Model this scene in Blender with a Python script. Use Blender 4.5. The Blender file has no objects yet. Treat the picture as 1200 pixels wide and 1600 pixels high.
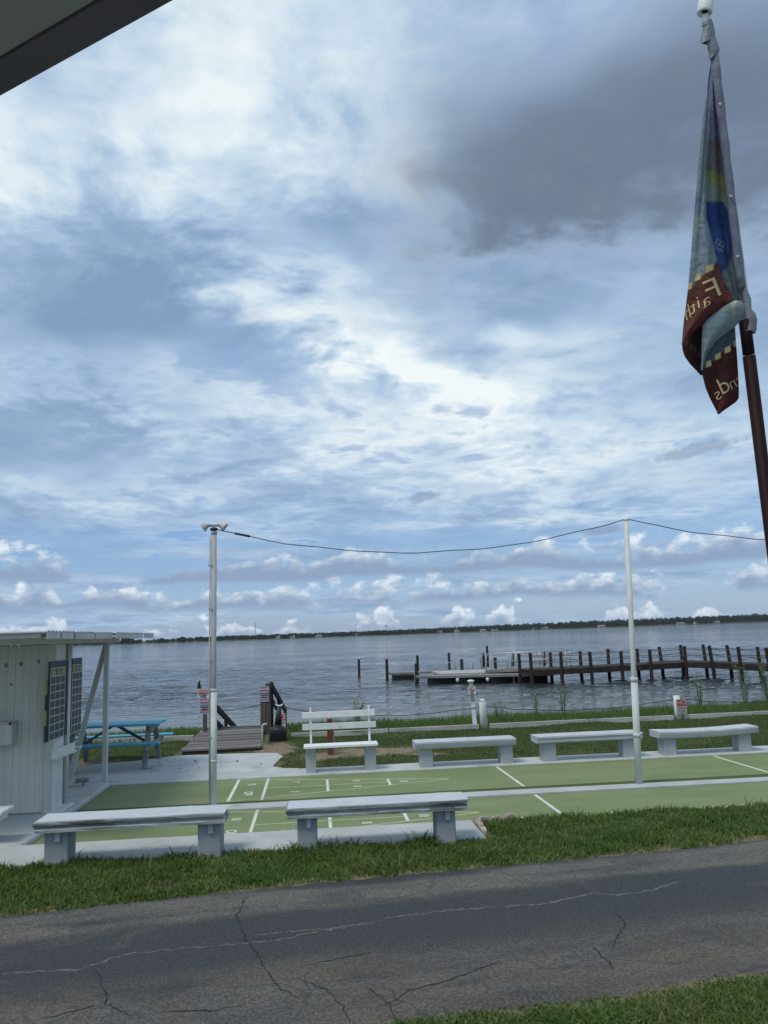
import bpy, bmesh, math, random
import numpy as np
from mathutils import Vector, Matrix
R = math.radians
rng = random.Random(7)
NR = np.random.default_rng(11)
SC = bpy.context.scene
COL = SC.collection

# ------------------------------------------------------------------ camera
# world: court plane z = 0, X along the shuffleboard lanes, Y out over the lake
CAM_H = 2.185
YAW, PITCH, ROLL = 0.0916625, 0.15129, -0.0347104
FWD = Vector((math.sin(YAW)*math.cos(PITCH), math.cos(YAW)*math.cos(PITCH), math.sin(PITCH)))
_r = Vector((math.cos(YAW), -math.sin(YAW), 0)); _u = _r.cross(FWD)
RIGHT = _r*math.cos(ROLL)+_u*math.sin(ROLL); UP = -_r*math.sin(ROLL)+_u*math.cos(ROLL)
cd = bpy.data.cameras.new('camera'); cam = bpy.data.objects.new('camera', cd); COL.objects.link(cam)
cam.matrix_world = Matrix(((RIGHT.x, UP.x, -FWD.x, 0), (RIGHT.y, UP.y, -FWD.y, 0), (RIGHT.z, UP.z, -FWD.z, CAM_H), (0, 0, 0, 1)))
cd.sensor_fit = 'VERTICAL'; cd.sensor_height = 36.0; cd.lens = 36.0*1251.2/1600
cd.clip_start = 0.05; cd.clip_end = 20000
SC.camera = cam

# ------------------------------------------------------------------ node maths helper
class S:
    """a socket with arithmetic"""
    nt = None
    def __init__(s, o): s.o = o
    def __add__(a, b): return fm('ADD', a, b)
    def __radd__(a, b): return fm('ADD', b, a)
    def __sub__(a, b): return fm('SUBTRACT', a, b)
    def __rsub__(a, b): return fm('SUBTRACT', b, a)
    def __mul__(a, b): return fm('MULTIPLY', a, b)
    def __rmul__(a, b): return fm('MULTIPLY', b, a)
    def __truediv__(a, b): return fm('DIVIDE', a, b)
    def __neg__(a): return fm('MULTIPLY', a, -1.0)
def plug(inp, v):
    if isinstance(v, S): S.nt.links.new(v.o, inp)
    elif isinstance(v, bpy.types.NodeSocket): S.nt.links.new(v, inp)
    else: inp.default_value = v
def fm(op, a, b=None, c=None, clamp=False):
    n = S.nt.nodes.new('ShaderNodeMath'); n.operation = op; n.use_clamp = clamp
    plug(n.inputs[0], a)
    if b is not None: plug(n.inputs[1], b)
    if c is not None: plug(n.inputs[2], c)
    return S(n.outputs[0])
def clamp01(a): return fm('ADD', a, 0.0, clamp=True)
def smooth(a, lo, hi):
    n = S.nt.nodes.new('ShaderNodeMapRange'); n.interpolation_type = 'SMOOTHSTEP'
    plug(n.inputs[0], a); n.inputs[1].default_value = lo; n.inputs[2].default_value = hi
    n.inputs[3].default_value = 0; n.inputs[4].default_value = 1
    return S(n.outputs[0])
def vec(x, y, z=0.0):
    n = S.nt.nodes.new('ShaderNodeCombineXYZ'); plug(n.inputs[0], x); plug(n.inputs[1], y); plug(n.inputs[2], z); return S(n.outputs[0])
def noise(v, scale=1.0, detail=4.0, rough=0.5, dist=0.0, col=False):
    n = S.nt.nodes.new('ShaderNodeTexNoise'); plug(n.inputs['Vector'], v); plug(n.inputs['Scale'], scale)
    n.inputs['Detail'].default_value = detail; n.inputs['Roughness'].default_value = rough; n.inputs['Distortion'].default_value = dist
    return S(n.outputs['Color' if col else 'Fac'])
def mixc(f, a, b, mode='MIX'):
    n = S.nt.nodes.new('ShaderNodeMix'); n.data_type = 'RGBA'; n.blend_type = mode
    plug(n.inputs[0], f)
    for i, c in ((6, a), (7, b)):
        if isinstance(c, (tuple, list)): n.inputs[i].default_value = (*c[:3], 1)
        else: plug(n.inputs[i], c)
    return S(n.outputs[2])
def ramp(f, stops, interp='LINEAR'):
    n = S.nt.nodes.new('ShaderNodeValToRGB'); plug(n.inputs[0], f); e = n.color_ramp; e.interpolation = interp
    while len(e.elements) < len(stops): e.elements.new(0.5)
    for k, (p, c) in enumerate(stops):
        e.elements[k].position = p; e.elements[k].color = (*c, 1) if len(c) == 3 else c
    return S(n.outputs[0])
def sepxyz(v):
    n = S.nt.nodes.new('ShaderNodeSeparateXYZ'); plug(n.inputs[0], v); return S(n.outputs[0]), S(n.outputs[1]), S(n.outputs[2])

# ------------------------------------------------------------------ sky
SKY_B = ((-2, 38, 11, 7, .27), (-7, 33, 9, 5, .22), (-21.5, 31, 4, 4, .38), (9, 34, 5, 8, .25), (-8, 23.0, 13, 3.4, -.50), (-15, 20, 9, 2.2, -.22),
         (3, 29.2, 7, 2.6, -.32), (1.5, 23.6, 9, 2.6, .62, -30), (8, 20.0, 8, 3.0, .45, -10), (15.5, 17.8, 8, 2.4, .36), (15, 21.8, 9, 2.2, -.22),
         (-5, 17.5, 9, 1.8, .22), (2, 14.5, 16, 2.2, .28), (18, 13, 14, 2.4, .25), (22, 9.5, 14, 2.0, .22), (-18, 26, 6, 3, -.15), (-20, 14.0, 9, 1.4, -.25),
         (-12, 10.3, 14, 1.8, .2), (33, 19, 7, 4, -.15))
SKY_D = ((25, 30, 16, 7, 1.1, -4), (15.5, 27.3, 10, 3.0, .55, 5), (35, 36, 11, 8, .8), (14, 34, 8, 5, .35), (34, 24, 8, 4, .3))
SKY_C = ((0.0, 1.4, .33, .45, 7, .75, .05), (2.2, 1.8, .15, .375, 8, .93, .35), (4.1, 1.5, .11, .36, 9, .92, 1.15))
SUN_EL, SUN_AZ = 60.0, -130.0
W = bpy.data.worlds.new('World'); SC.world = W; W.use_nodes = True
nt = W.node_tree; nt.nodes.clear(); S.nt = nt
out = nt.nodes.new('ShaderNodeOutputWorld'); bg = nt.nodes.new('ShaderNodeBackground'); nt.links.new(bg.outputs[0], out.inputs[0])
bg.inputs[1].default_value = 0.1
sky = nt.nodes.new('ShaderNodeTexSky'); sky.sky_type = 'NISHITA'; sky.sun_disc = False
sky.sun_elevation = R(SUN_EL); sky.sun_rotation = R(SUN_AZ); sky.air_density = 1.0; sky.dust_density = 0.6; sky.ozone_density = 2.0
tc = nt.nodes.new('ShaderNodeTexCoord'); D = S(tc.outputs['Generated'])
dx, dy, dz = sepxyz(D)
el = fm('ARCSINE', fm('MINIMUM', fm('MAXIMUM', dz, -1.0), 1.0))*57.2958
az = fm('ARCTAN2', dx, dy)*57.2958
den = fm('MAXIMUM', dz, 0.0)+0.10
qx, qy = dx/den, dy/den                       # cloud-deck plane coordinates
def n2(x, y, seed, detail, rough=0.55, col=False):
    n = nt.nodes.new('ShaderNodeTexNoise'); n.noise_dimensions = '2D'
    plug(n.inputs['Vector'], vec(x+seed*13.7, y+seed*7.3)); n.inputs['Scale'].default_value = 1.0
    n.inputs['Detail'].default_value = detail; n.inputs['Roughness'].default_value = rough
    return S(n.outputs['Color' if col else 'Fac'])
w1, w2, _w = sepxyz(n2(qx*1.2, qy*1.2, 1, 3, .55, True)); w1 = w1-0.5; w2 = w2-0.5
ux, uy = qx+w1*0.28, qy+w2*0.28
n_big = n2(ux*0.9, uy*0.9, 2, 4)-0.5
n_mid = n2(ux*2.7, uy*2.7, 3, 4, .6)-0.5
n_fine = n2(ux*9.0, uy*9.0, 4, 4, .62)-0.5
azw = az+w1*17.0+n_mid*9.0; elw = el+w2*10.0+n_mid*5.5+n_fine*2.5   # ragged edges for the large masses
def blob(acc, a0, e0, sa, se, amp, tilt=0.0, ax=None, ey=None):      # acc + amp * gaussian
    ax = azw if ax is None else ax; ey = elw if ey is None else ey
    c, s = math.cos(R(tilt)), math.sin(R(tilt))
    if tilt:
        X = fm('MULTIPLY_ADD', ax, c/sa, fm('MULTIPLY_ADD', ey, s/sa, -(a0*c+e0*s)/sa))
        Y = fm('MULTIPLY_ADD', ey, c/se, fm('MULTIPLY_ADD', ax, -s/se, -(e0*c-a0*s)/se))
    else:
        X = fm('MULTIPLY_ADD', ax, 1/sa, -a0/sa); Y = fm('MULTIPLY_ADD', ey, 1/se, -e0/se)
    return fm('MULTIPLY_ADD', fm('POWER', 0.367879, fm('MULTIPLY_ADD', X, X, Y*Y)), amp, acc)
b = 0.44+n_big*0.7+n_mid*0.80+n_fine*(smooth(el, 5, 24)*0.35+0.30)
for B_ in SKY_B: b = blob(b, *B_)
deck = ramp(clamp01(b), ((0.0, (.195, .290, .455)), (.28, (.250, .360, .530)), (.52, (.355, .480, .640)), (.75, (.530, .645, .745)), (1.0, (.760, .820, .840))))
# dark rain cloud, upper right
dk = n_big*0.5+n_mid*0.55+n_fine*0.30
for B_ in SKY_D: dk = blob(dk, *B_)
dmask = smooth(dk, -0.15, 1.2)
dcol = ramp(smooth(dk*0.75+n_mid*0.5+n_fine*0.45, 0.15, 1.15), ((0, (.30, .39, .53)), (.5, (.175, .235, .340)), (1, (.105, .140, .205))))
col = mixc(dmask*0.88, deck, dcol)
low = smooth(el, 11.0, 4.5)
blue = mixc(0.6, sky.outputs[0], (1.1, 2.4, 4.9))
colA = mixc(1.0, col, (9.0, 8.95, 8.85), 'MULTIPLY')
gap = smooth(n_mid+n_big*0.6, 0.10, 0.26)*smooth(el, 30, 12)*0.65
sv = n2(az*0.06, el*0.62, 5, 4, .55)
colA = mixc(clamp01(gap+low*smooth(sv, 0.66, 0.44)*0.95), colA, blue)
# rows of low cumulus: base elevation, height, frequency, threshold, seed, opacity, greyness
wob = n2(az*0.055, 0.0, 12, 2, .6)-0.5
puff = n2(az*0.8, el*1.35, 6, 6, .60)-0.5
for (e0, hh, fr, th, sd, op, dark) in SKY_C:
    nL = n2(az*fr, el*fr*1.2, sd, 3, .55)
    t = (el-e0-(nL-0.5)*0.9-wob*1.5)*(1/hh)
    dn = nL+puff*0.26-th-fm('MAXIMUM', t, 0.0)*0.17
    m = smooth(dn, -0.02, 0.09)*smooth(t, -0.22, 0.15)
    lit = smooth(t+puff*1.7-dn*1.3, -0.25+dark*.35, 0.95+dark*.7)
    colA = mixc(m*op, colA, mixc(lit, (2.1, 2.85, 4.1), (6.9, 7.5, 7.9)))
d1 = puff*0.9+n_fine*0.3
for (a0, e0, sa, se) in ((8.1, 9.6, 1.7, .42), (27.2, 11.5, 3.4, .55), (20.5, 6.6, 1.4, .45)):
    d2 = blob(d1, a0, e0, sa, se, 1.0, 7, az, el)
    colA = mixc(smooth(d2, .35, .8)*0.7, colA, (2.0, 2.7, 3.9))
# below the horizon: dull
colA = mixc(smooth(el, 0.0, -2.0), colA, (1.2, 1.4, 1.6))
plug(bg.inputs[0], colA)
W.cycles.sampling_method = 'MANUAL'; W.cycles.sample_map_resolution = 512

# ------------------------------------------------------------------ sun behind thin cloud
sl = bpy.data.lights.new('sun', 'SUN'); sun = bpy.data.objects.new('sun', sl); COL.objects.link(sun)
sl.energy = 1.5; sl.angle = R(20); sl.color = (1.0, .94, .83)
sd_ = Vector((math.sin(R(SUN_AZ))*math.cos(R(SUN_EL)), math.cos(R(SUN_AZ))*math.cos(R(SUN_EL)), math.sin(R(SUN_EL))))
sun.rotation_euler = (-sd_).to_track_quat('-Z', 'Y').to_euler()
SC.view_settings.view_transform = 'Standard'; SC.view_settings.look = 'None'; SC.view_settings.exposure = 0.40; SC.view_settings.gamma = 1.0
SC.view_settings.use_curve_mapping = False

# ------------------------------------------------------------------ materials
def newmat(name):
    m = bpy.data.materials.new(name); m.use_nodes = True; t = m.node_tree; S.nt = t
    p = t.nodes['Principled BSDF']; return m, t, p
def pos(kind='Object'):
    n = S.nt.nodes.new('ShaderNodeTexCoord'); return S(n.outputs[kind])
def wpos():
    n = S.nt.nodes.new('ShaderNodeNewGeometry'); return S(n.outputs['Position'])
def bump(p, h, strength=0.3, dist=0.01, normal=None):
    n = S.nt.nodes.new('ShaderNodeBump'); n.inputs['Strength'].default_value = strength; n.inputs['Distance'].default_value = dist
    plug(n.inputs['Height'], h)
    if normal is not None: plug(n.inputs['Normal'], normal)
    S.nt.links.new(n.outputs[0], p.inputs['Normal']); return S(n.outputs[0])
def mat(name, c1, c2=None, scale=6.0, rough=.65, spec=.3, bumps=0.0, bscale=60.0, metal=0.0, grain=None, dirt=None, dirt_scale=3.0, dirt_lo=.56, dirt_hi=.72):
    """two-tone procedural surface; grain = stretch vector; dirt = stain colour"""
    m, t, p = newmat(name); v = wpos() if grain is None else None
    if grain is not None:
        n = t.nodes.new('ShaderNodeVectorMath'); n.operation = 'MULTIPLY'; plug(n.inputs[0], wpos()); n.inputs[1].default_value = grain; v = S(n.outputs[0])
    c = c1
    c2 = c2 or tuple(x*0.8 for x in c1)
    nz = noise(v, scale, 5, .6)
    c = mixc(smooth(nz, .3, .7), c1, c2)
    if dirt is not None: c = mixc(smooth(noise(v, dirt_scale, 6, .65), dirt_lo, dirt_hi)*0.85, c, dirt)
    plug(p.inputs['Base Color'], c); p.inputs['Roughness'].default_value = rough; p.inputs['Specular IOR Level'].default_value = spec; p.inputs['Metallic'].default_value = metal
    if bumps: bump(p, noise(v, bscale, 4, .6), bumps, .006)
    return m
M = {}
M['white_paint'] = mat('white_paint', (.66, .68, .67), (.57, .59, .58), 5, .5, .3, .15, 50, dirt=(.40, .41, .38), dirt_scale=4, dirt_lo=.60, dirt_hi=.78)
M['white_clean'] = mat('white_clean', (.80, .81, .79), (.72, .73, .72), 9, .4)
M['pvc'] = mat('pvc', (.62, .645, .62), (.53, .555, .535), 3, .6, .25, dirt=(.45, .46, .42), dirt_scale=5, dirt_lo=.62, dirt_hi=.8)
M['pole_grey'] = mat('pole_grey', (.40, .41, .40), (.34, .35, .34), 3, .65)
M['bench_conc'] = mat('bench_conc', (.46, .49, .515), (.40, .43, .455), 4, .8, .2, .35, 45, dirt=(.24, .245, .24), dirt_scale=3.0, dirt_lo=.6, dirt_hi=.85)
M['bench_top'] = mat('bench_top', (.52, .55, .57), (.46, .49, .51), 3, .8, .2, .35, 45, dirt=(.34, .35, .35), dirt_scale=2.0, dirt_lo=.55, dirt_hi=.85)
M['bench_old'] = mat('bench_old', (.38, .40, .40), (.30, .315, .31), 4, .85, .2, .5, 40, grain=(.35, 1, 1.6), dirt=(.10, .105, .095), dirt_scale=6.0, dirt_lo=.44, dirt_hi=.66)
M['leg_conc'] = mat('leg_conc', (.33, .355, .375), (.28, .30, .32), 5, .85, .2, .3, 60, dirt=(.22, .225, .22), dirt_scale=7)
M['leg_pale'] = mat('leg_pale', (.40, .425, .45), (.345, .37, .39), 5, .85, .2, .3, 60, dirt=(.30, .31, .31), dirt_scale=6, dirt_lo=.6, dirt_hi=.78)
M['concrete'] = mat('concrete', (.49, .51, .50), (.41, .43, .42), 1.8, .85, .2, .25, 70, dirt=(.28, .285, .28), dirt_scale=1.3, dirt_lo=.55, dirt_hi=.72)
M['kerb_conc'] = mat('kerb_conc', (.47, .48, .47), (.39, .40, .39), 2.5, .85, .2, .25, 60, dirt=(.30, .30, .27), dirt_scale=2.2, dirt_lo=.58, dirt_hi=.75)
M['gutter'] = mat('gutter', (.05, .065, .055), (.03, .04, .035), 6, .9)
M['hut_wall'] = mat('hut_wall', (.63, .64, .585), (.54, .55, .50), 3, .6, .3, .15, 30, grain=(1, 1, .12), dirt=(.33, .34, .31), dirt_scale=6, dirt_lo=.58, dirt_hi=.8)
M['roof_metal'] = mat('roof_metal', (.52, .52, .53), (.42, .42, .43), 4, .45, .4, .1, 30, dirt=(.25, .22, .19), dirt_scale=5, dirt_lo=.56, dirt_hi=.75)
M['board_black'] = mat('board_black', (.045, .05, .06), (.065, .07, .08), 8, .5)
M['board_white'] = mat('board_white', (.50, .52, .52), (.40, .42, .42), 8, .6)
M['board_yellow'] = mat('board_yellow', (.34, .35, .09), (.27, .28, .08), 10, .6)
M['blue_paint'] = mat('blue_paint', (.085, .39, .50), (.07, .33, .44), 5, .5, .3, .15, 40, dirt=(.05, .2, .28), dirt_scale=7, dirt_lo=.6, dirt_hi=.8)
M['grey_wood'] = mat('grey_wood', (.16, .155, .145), (.10, .098, .092), 6, .85, .15, .4, 60, grain=(1, 1, .15))
M['leg_wood'] = mat('leg_wood', (.30, .31, .31), (.20, .205, .20), 6, .8, .15, .4, 60, grain=(1, 1, .2))
M['plank'] = mat('plank', (.19, .175, .165), (.10, .092, .088), 9, .85, .15, .5, 70, grain=(.16, 1.2, 1), dirt=(.30, .29, .28), dirt_scale=9, dirt_lo=.52, dirt_hi=.68)
M['plank_dark'] = mat('plank_dark', (.125, .115, .11), (.07, .064, .062), 9, .85, .15, .5, 70, grain=(.16, 1.2, 1))
M['plank_pale'] = mat('plank_pale', (.26, .245, .235), (.16, .15, .145), 9, .85, .15, .5, 70, grain=(.16, 1.2, 1))
M['dark_wood'] = mat('dark_wood', (.046, .038, .033), (.024, .020, .018), 3, .8, .2, .4, 30, grain=(1, 1, .2))
M['pier_deck'] = mat('pier_deck', (.062, .052, .047), (.034, .029, .027), 3, .8, .2)
M['dock_deck'] = mat('dock_deck', (.24, .235, .23), (.17, .168, .165), 1.5, .7, .2)
M['dock_white'] = mat('dock_white', (.42, .42, .41), (.34, .34, .33), 1.5, .6, .2)
M['float_black'] = mat('float_black', (.012, .012, .013), (.02, .02, .02), 2, .5)
M['alu'] = mat('alu', (.45, .46, .47), (.38, .39, .40), 3, .4, .5, metal=.6)
M['post_wood'] = mat('post_wood', (.13, .12, .10), (.075, .07, .06), 5, .85, .15, .5, 50, grain=(1, 1, .15))
M['stump_wood'] = mat('stump_wood', (.20, .095, .05), (.12, .055, .03), 6, .8, .15, .5, 50, grain=(1, 1, .2))
M['black_plastic'] = mat('black_plastic', (.010, .010, .013), (.016, .016, .02), 6, .45, .4)
M['red'] = mat('red', (.42, .025, .035), (.36, .022, .03), 8, .5)
M['red_faded'] = mat('red_faded', (.40, .045, .05), (.33, .04, .045), 8, .55)
M['sign_white'] = mat('sign_white', (.70, .71, .71), (.62, .63, .63), 6, .5)
M['sign_blue'] = mat('sign_blue', (.42, .56, .70), (.36, .49, .63), 6, .5)
M['sign_pink'] = mat('sign_pink', (.50, .44, .42), (.43, .38, .37), 6, .55)
M['black_ink'] = mat('black_ink', (.02, .02, .022), (.03, .03, .03), 8, .5)
M['wire'] = mat('wire', (.03, .03, .034), (.045, .045, .05), 3, .6)
M['edging'] = mat('edging', (.30, .20, .15), (.40, .36, .32), 14, .9, .15, .5, 60, dirt=(.5, .48, .45), dirt_scale=9, dirt_lo=.52, dirt_hi=.66)
M['edge_white'] = mat('edge_white', (.58, .55, .50), (.45, .42, .37), 12, .9)
M['crack'] = mat('crack', (.022, .022, .021), (.050, .049, .046), 20, .95, .05)
M['pale_crack'] = mat('pale_crack', (.17, .166, .155), (.07, .071, .071), 30, .95, .1)
M['leaf_dead'] = mat('leaf_dead', (.10, .07, .045), (.05, .04, .03), 8, .8)
M['line_white'] = mat('line_white', (.70, .73, .66), (.55, .60, .48), 7, .75, .2)
M['line_faded'] = mat('line_faded', (.50, .56, .34), (.36, .43, .24), 7, .75, .2)
M['soffit'] = mat('soffit', (.22, .225, .20), (.19, .195, .175), 3, .8)
M['fascia'] = mat('fascia', (.085, .08, .088), (.07, .066, .072), 4, .7)
M['maroon'] = mat('maroon', (.020, .0055, .006), (.013, .004, .0045), 9, .6, .15)
M['duct'] = mat('duct', (.24, .26, .29), (.17, .19, .21), 30, .5, .4, .5, 90, metal=.2)
M['far_wall'] = mat('far_wall', (.62, .62, .60), (.5, .5, .48), .05, .7)
M['far_roof'] = mat('far_roof', (.26, .25, .25), (.2, .19, .19), .05, .8)
M['lamp_shade'] = mat('lamp_shade', (.50, .51, .50), (.36, .37, .36), 9, .5, .4, dirt=(.2, .2, .19), dirt_scale=12)

def court_mat():
    m, t, p = newmat('court_green'); v = wpos(); x, y, z = sepxyz(v)
    sv = vec(x*0.55, y*1.6, z)
    c = mixc(smooth(noise(sv, 1.0, 5, .6), .3, .7), (.160, .205, .080), (.205, .242, .110))
    c = mixc(smooth(noise(vec(x*1.3, y*1.1, 4.0), 0.6, 4, .6), .55, .78)*.55, c, (.26, .29, .15))
    c = mixc(smooth(noise(vec(x*.9, y*3.2, 9.0), 1.2, 6, .65), .56, .78)*.55, c, (.105, .155, .070))
    c = mixc(smooth(noise(v, 34, 3, .6), .55, .8)*.22, c, (.30, .34, .20))
    c = mixc(smooth(noise(vec(x*2.2, y*7.0, 2.0), 1.0, 6, .7), .60, .80)*.5, c, (.30, .31, .22))
    c = mixc(smooth(noise(vec(x*.45, y*.9, 12.0), 1.0, 5, .6), .54, .66)*.45, c, (.215, .215, .105))
    c = mixc(smooth(noise(v, 5.0, 6, .7), .63, .78)*.5, c, (.09, .115, .065))
    plug(p.inputs['Base Color'], c); p.inputs['Roughness'].default_value = .72; p.inputs['Specular IOR Level'].default_value = .3
    bump(p, noise(v, 90, 3, .6), .15, .004); return m
M['court'] = court_mat()
ROAD_A = math.atan(0.126)
def road_mat():
    m, t, p = newmat('asphalt'); v = wpos(); x, y, z = sepxyz(v)
    ca, sa = math.cos(ROAD_A), math.sin(ROAD_A)
    u = x*ca+y*sa; w = y*ca-x*sa                 # along / across; far edge w = 7.25, near edge w = 4.55
    wv = w+(noise(vec(u*.5, w*.8, 0.0), 1.0, 3, .6)-.5)*0.55
    grit = noise(v, 130, 2, .7); grit2 = noise(v, 55, 4, .75)
    patch = noise(vec(u*.7, w*2.2, 2.0), 1.0, 5, .65)
    dark = mixc(smooth(grit2, .35, .7), (.034, .037, .041), (.070, .072, .075))
    worn = mixc(smooth(grit2, .38, .66), (.075, .072, .063), (.185, .175, .150))
    f = smooth(wv, 6.42, 6.62)*smooth(wv, 7.16, 6.98)*smooth(patch, .25, .6)
    f = fm('MAXIMUM', f, smooth(wv, 5.75, 5.15)*smooth(patch, .30, .62)*.75)
    c = mixc(clamp01(f*1.1), dark, worn)
    brown = smooth(noise(vec(u*.8, w*.9, 7.0), 1.0, 4, .6), .44, .64)*smooth(wv, 5.9, 5.1)
    c = mixc(brown*.75, c, mixc(smooth(grit2, .38, .66), (.075, .063, .047), (.150, .128, .098)))
    c = mixc(smooth(grit, .62, .74)*.55, c, (.20, .195, .175))
    wv_ = noise(v, 2.2, 4, .6, col=True); a_ = S.nt.nodes.new('ShaderNodeVectorMath'); a_.operation = 'MULTIPLY_ADD'; plug(a_.inputs[0], wv_); a_.inputs[1].default_value = (.55, .55, 0); plug(a_.inputs[2], v)
    vo = S.nt.nodes.new('ShaderNodeTexVoronoi'); vo.feature = 'DISTANCE_TO_EDGE'; S.nt.links.new(a_.outputs[0], vo.inputs['Vector']); vo.inputs['Scale'].default_value = 1.25
    ed = S(vo.outputs['Distance']); msk = smooth(noise(vec(x*.55, y*.9, 21.0), 1.0, 3, .6), .46, .60)
    ck = smooth(ed, .016, .003)*msk
    c = mixc(ck*.75, c, (.016, .016, .017))
    c = mixc(smooth(ed, .06, .015)*msk*.35, c, (.12, .115, .10))
    c = mixc(smooth(noise(vec(u*.35, w*1.3, 31.0), 1.0, 5, .65), .56, .72)*.55, c, (.030, .032, .036))
    plug(p.inputs['Base Color'], c); p.inputs['Roughness'].default_value = .88; p.inputs['Specular IOR Level'].default_value = .22
    bump(p, grit2*.6+grit*.4, .55, .008); return m
M['road'] = road_mat()
SAND = ((1.15, 15.6, 1.0, .75), (0.15, 15.2, .5, .4), (-0.75, 16.4, .42, 1.1), (-4.6, 15.9, 1.2, .35), (1.9, 15.1, .5, .2))
def ground_mat():
    m, t, p = newmat('ground'); v = wpos(); x, y, z = sepxyz(v)
    g = mixc(smooth(noise(v, 1.4, 5, .6), .3, .7), (.095, .110, .042), (.115, .125, .055))
    g = mixc(smooth(noise(v, 14, 4, .65), .45, .75)*.6, g, (.125, .105, .06))
    sand = mixc(smooth(noise(v, 9, 4, .6), .3, .7), (.27, .215, .15), (.17, .13, .09))
    wx = (noise(v, 2.3, 4, .6)-.5)*0.8; f = None
    for (sx, sy, rx, ry) in SAND:
        a = (x-sx+wx)*(1/rx); b_ = (y-sy+wx*.6)*(1/ry); k = smooth(a*a+b_*b_, 1.2, .45)
        f = k if f is None else fm('MAXIMUM', f, k)
    wr = y*math.cos(ROAD_A)-x*math.sin(ROAD_A)+(noise(v, 3.0, 4, .6)-.5)*.25
    f = fm('MAXIMUM', f, fm('MAXIMUM', smooth(fm('ABSOLUTE', wr-7.27), .20, .07), smooth(fm('ABSOLUTE', wr-4.5), .18, .06))*.55)
    c = mixc(f, g, sand)
    c = mixc(smooth(z, -.45, -.75), c, (.12, .10, .07))
    plug(p.inputs['Base Color'], c); p.inputs['Roughness'].default_value = .95; p.inputs['Specular IOR Level'].default_value = .1
    bump(p, noise(v, 25, 5, .65), .6, .03); return m
M['ground'] = ground_mat()
def grass_mat(name, c1, c2, dry):
    m, t, p = newmat(name)
    a = t.nodes.new('ShaderNodeAttribute'); a.attribute_name = 'rnd'; r = S(a.outputs['Fac'])
    v = wpos(); big = noise(v, 1.7, 4, .6)
    c = mixc(clamp01(r*.85+(big-.5)*1.3), c1, c2)
    c = mixc(smooth(r+(noise(v, 1.1, 4, .6)-.5)*2.4, .78, 1.12)*.8, c, dry)
    plug(p.inputs['Base Color'], c); p.inputs['Roughness'].default_value = .6; p.inputs['Specular IOR Level'].default_value = .25
    tr = t.nodes.new('ShaderNodeBsdfTranslucent'); plug(tr.inputs[0], c); ms = t.nodes.new('ShaderNodeMixShader'); ms.inputs[0].default_value = .45
    t.links.new(p.outputs[0], ms.inputs[1]); t.links.new(tr.outputs[0], ms.inputs[2]); t.links.new(ms.outputs[0], t.nodes['Material Output'].inputs[0]); return m
M['grass'] = grass_mat('grass', (.070, .130, .022), (.190, .265, .075), (.28, .24, .13))
M['lawn'] = grass_mat('lawn', (.085, .135, .040), (.120, .175, .060), (.20, .175, .09))
M['reed'] = grass_mat('reed', (.100, .175, .040), (.150, .230, .065), (.23, .22, .11))
M['weed'] = grass_mat('weed', (.20, .26, .12), (.30, .34, .18), (.28, .22, .15))
M['far_leaf'] = grass_mat('far_leaf', (.020, .034, .016), (.034, .052, .022), (.05, .06, .03))
def water_mat():
    m, t, p = newmat('lake_water'); v = wpos(); x, y, z = sepxyz(v)
    d = fm('SQRT', x*x+y*y)
    shallow = smooth(y+(noise(vec(x*.12, y*.2, 0.0), 1.0, 3, .5)-.5)*8, 46, 24)
    c = mixc(shallow, (.012, .018, .023), (.110, .128, .118))
    plug(p.inputs['Base Color'], c); p.inputs['Roughness'].default_value = .06; p.inputs['IOR'].default_value = 1.33; p.inputs['Specular IOR Level'].default_value = .5
    n1 = noise(vec(x*.9, y*1.9, 0.0), 1.0, 4, .6); n2_ = noise(vec(x*.16, y*.34, 3.0), 1.0, 5, .62); n3 = noise(vec(x*.012, y*.03, 6.0), 1.0, 4, .6)
    calm = smooth(noise(vec(x*.03, y*.05, 1.0), 1.0, 3, .5), .35, .6)*.5+.5
    h1 = noise(vec(x*.40, y*1.5, 5.0), 1.0, 3, .55)*.42*(1-shallow*.35)+n1*.24*(1-shallow*.5)+noise(vec(x*3.2, y*5.5, 9.0), 1.0, 3, .6)*.035+n2_*.8*smooth(d, 26, 110)+n3*4.0*smooth(d, 150, 600)
    b_ = bump(p, h1*calm, 1.0, 1.0); return m
M['water'] = water_mat()

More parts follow.
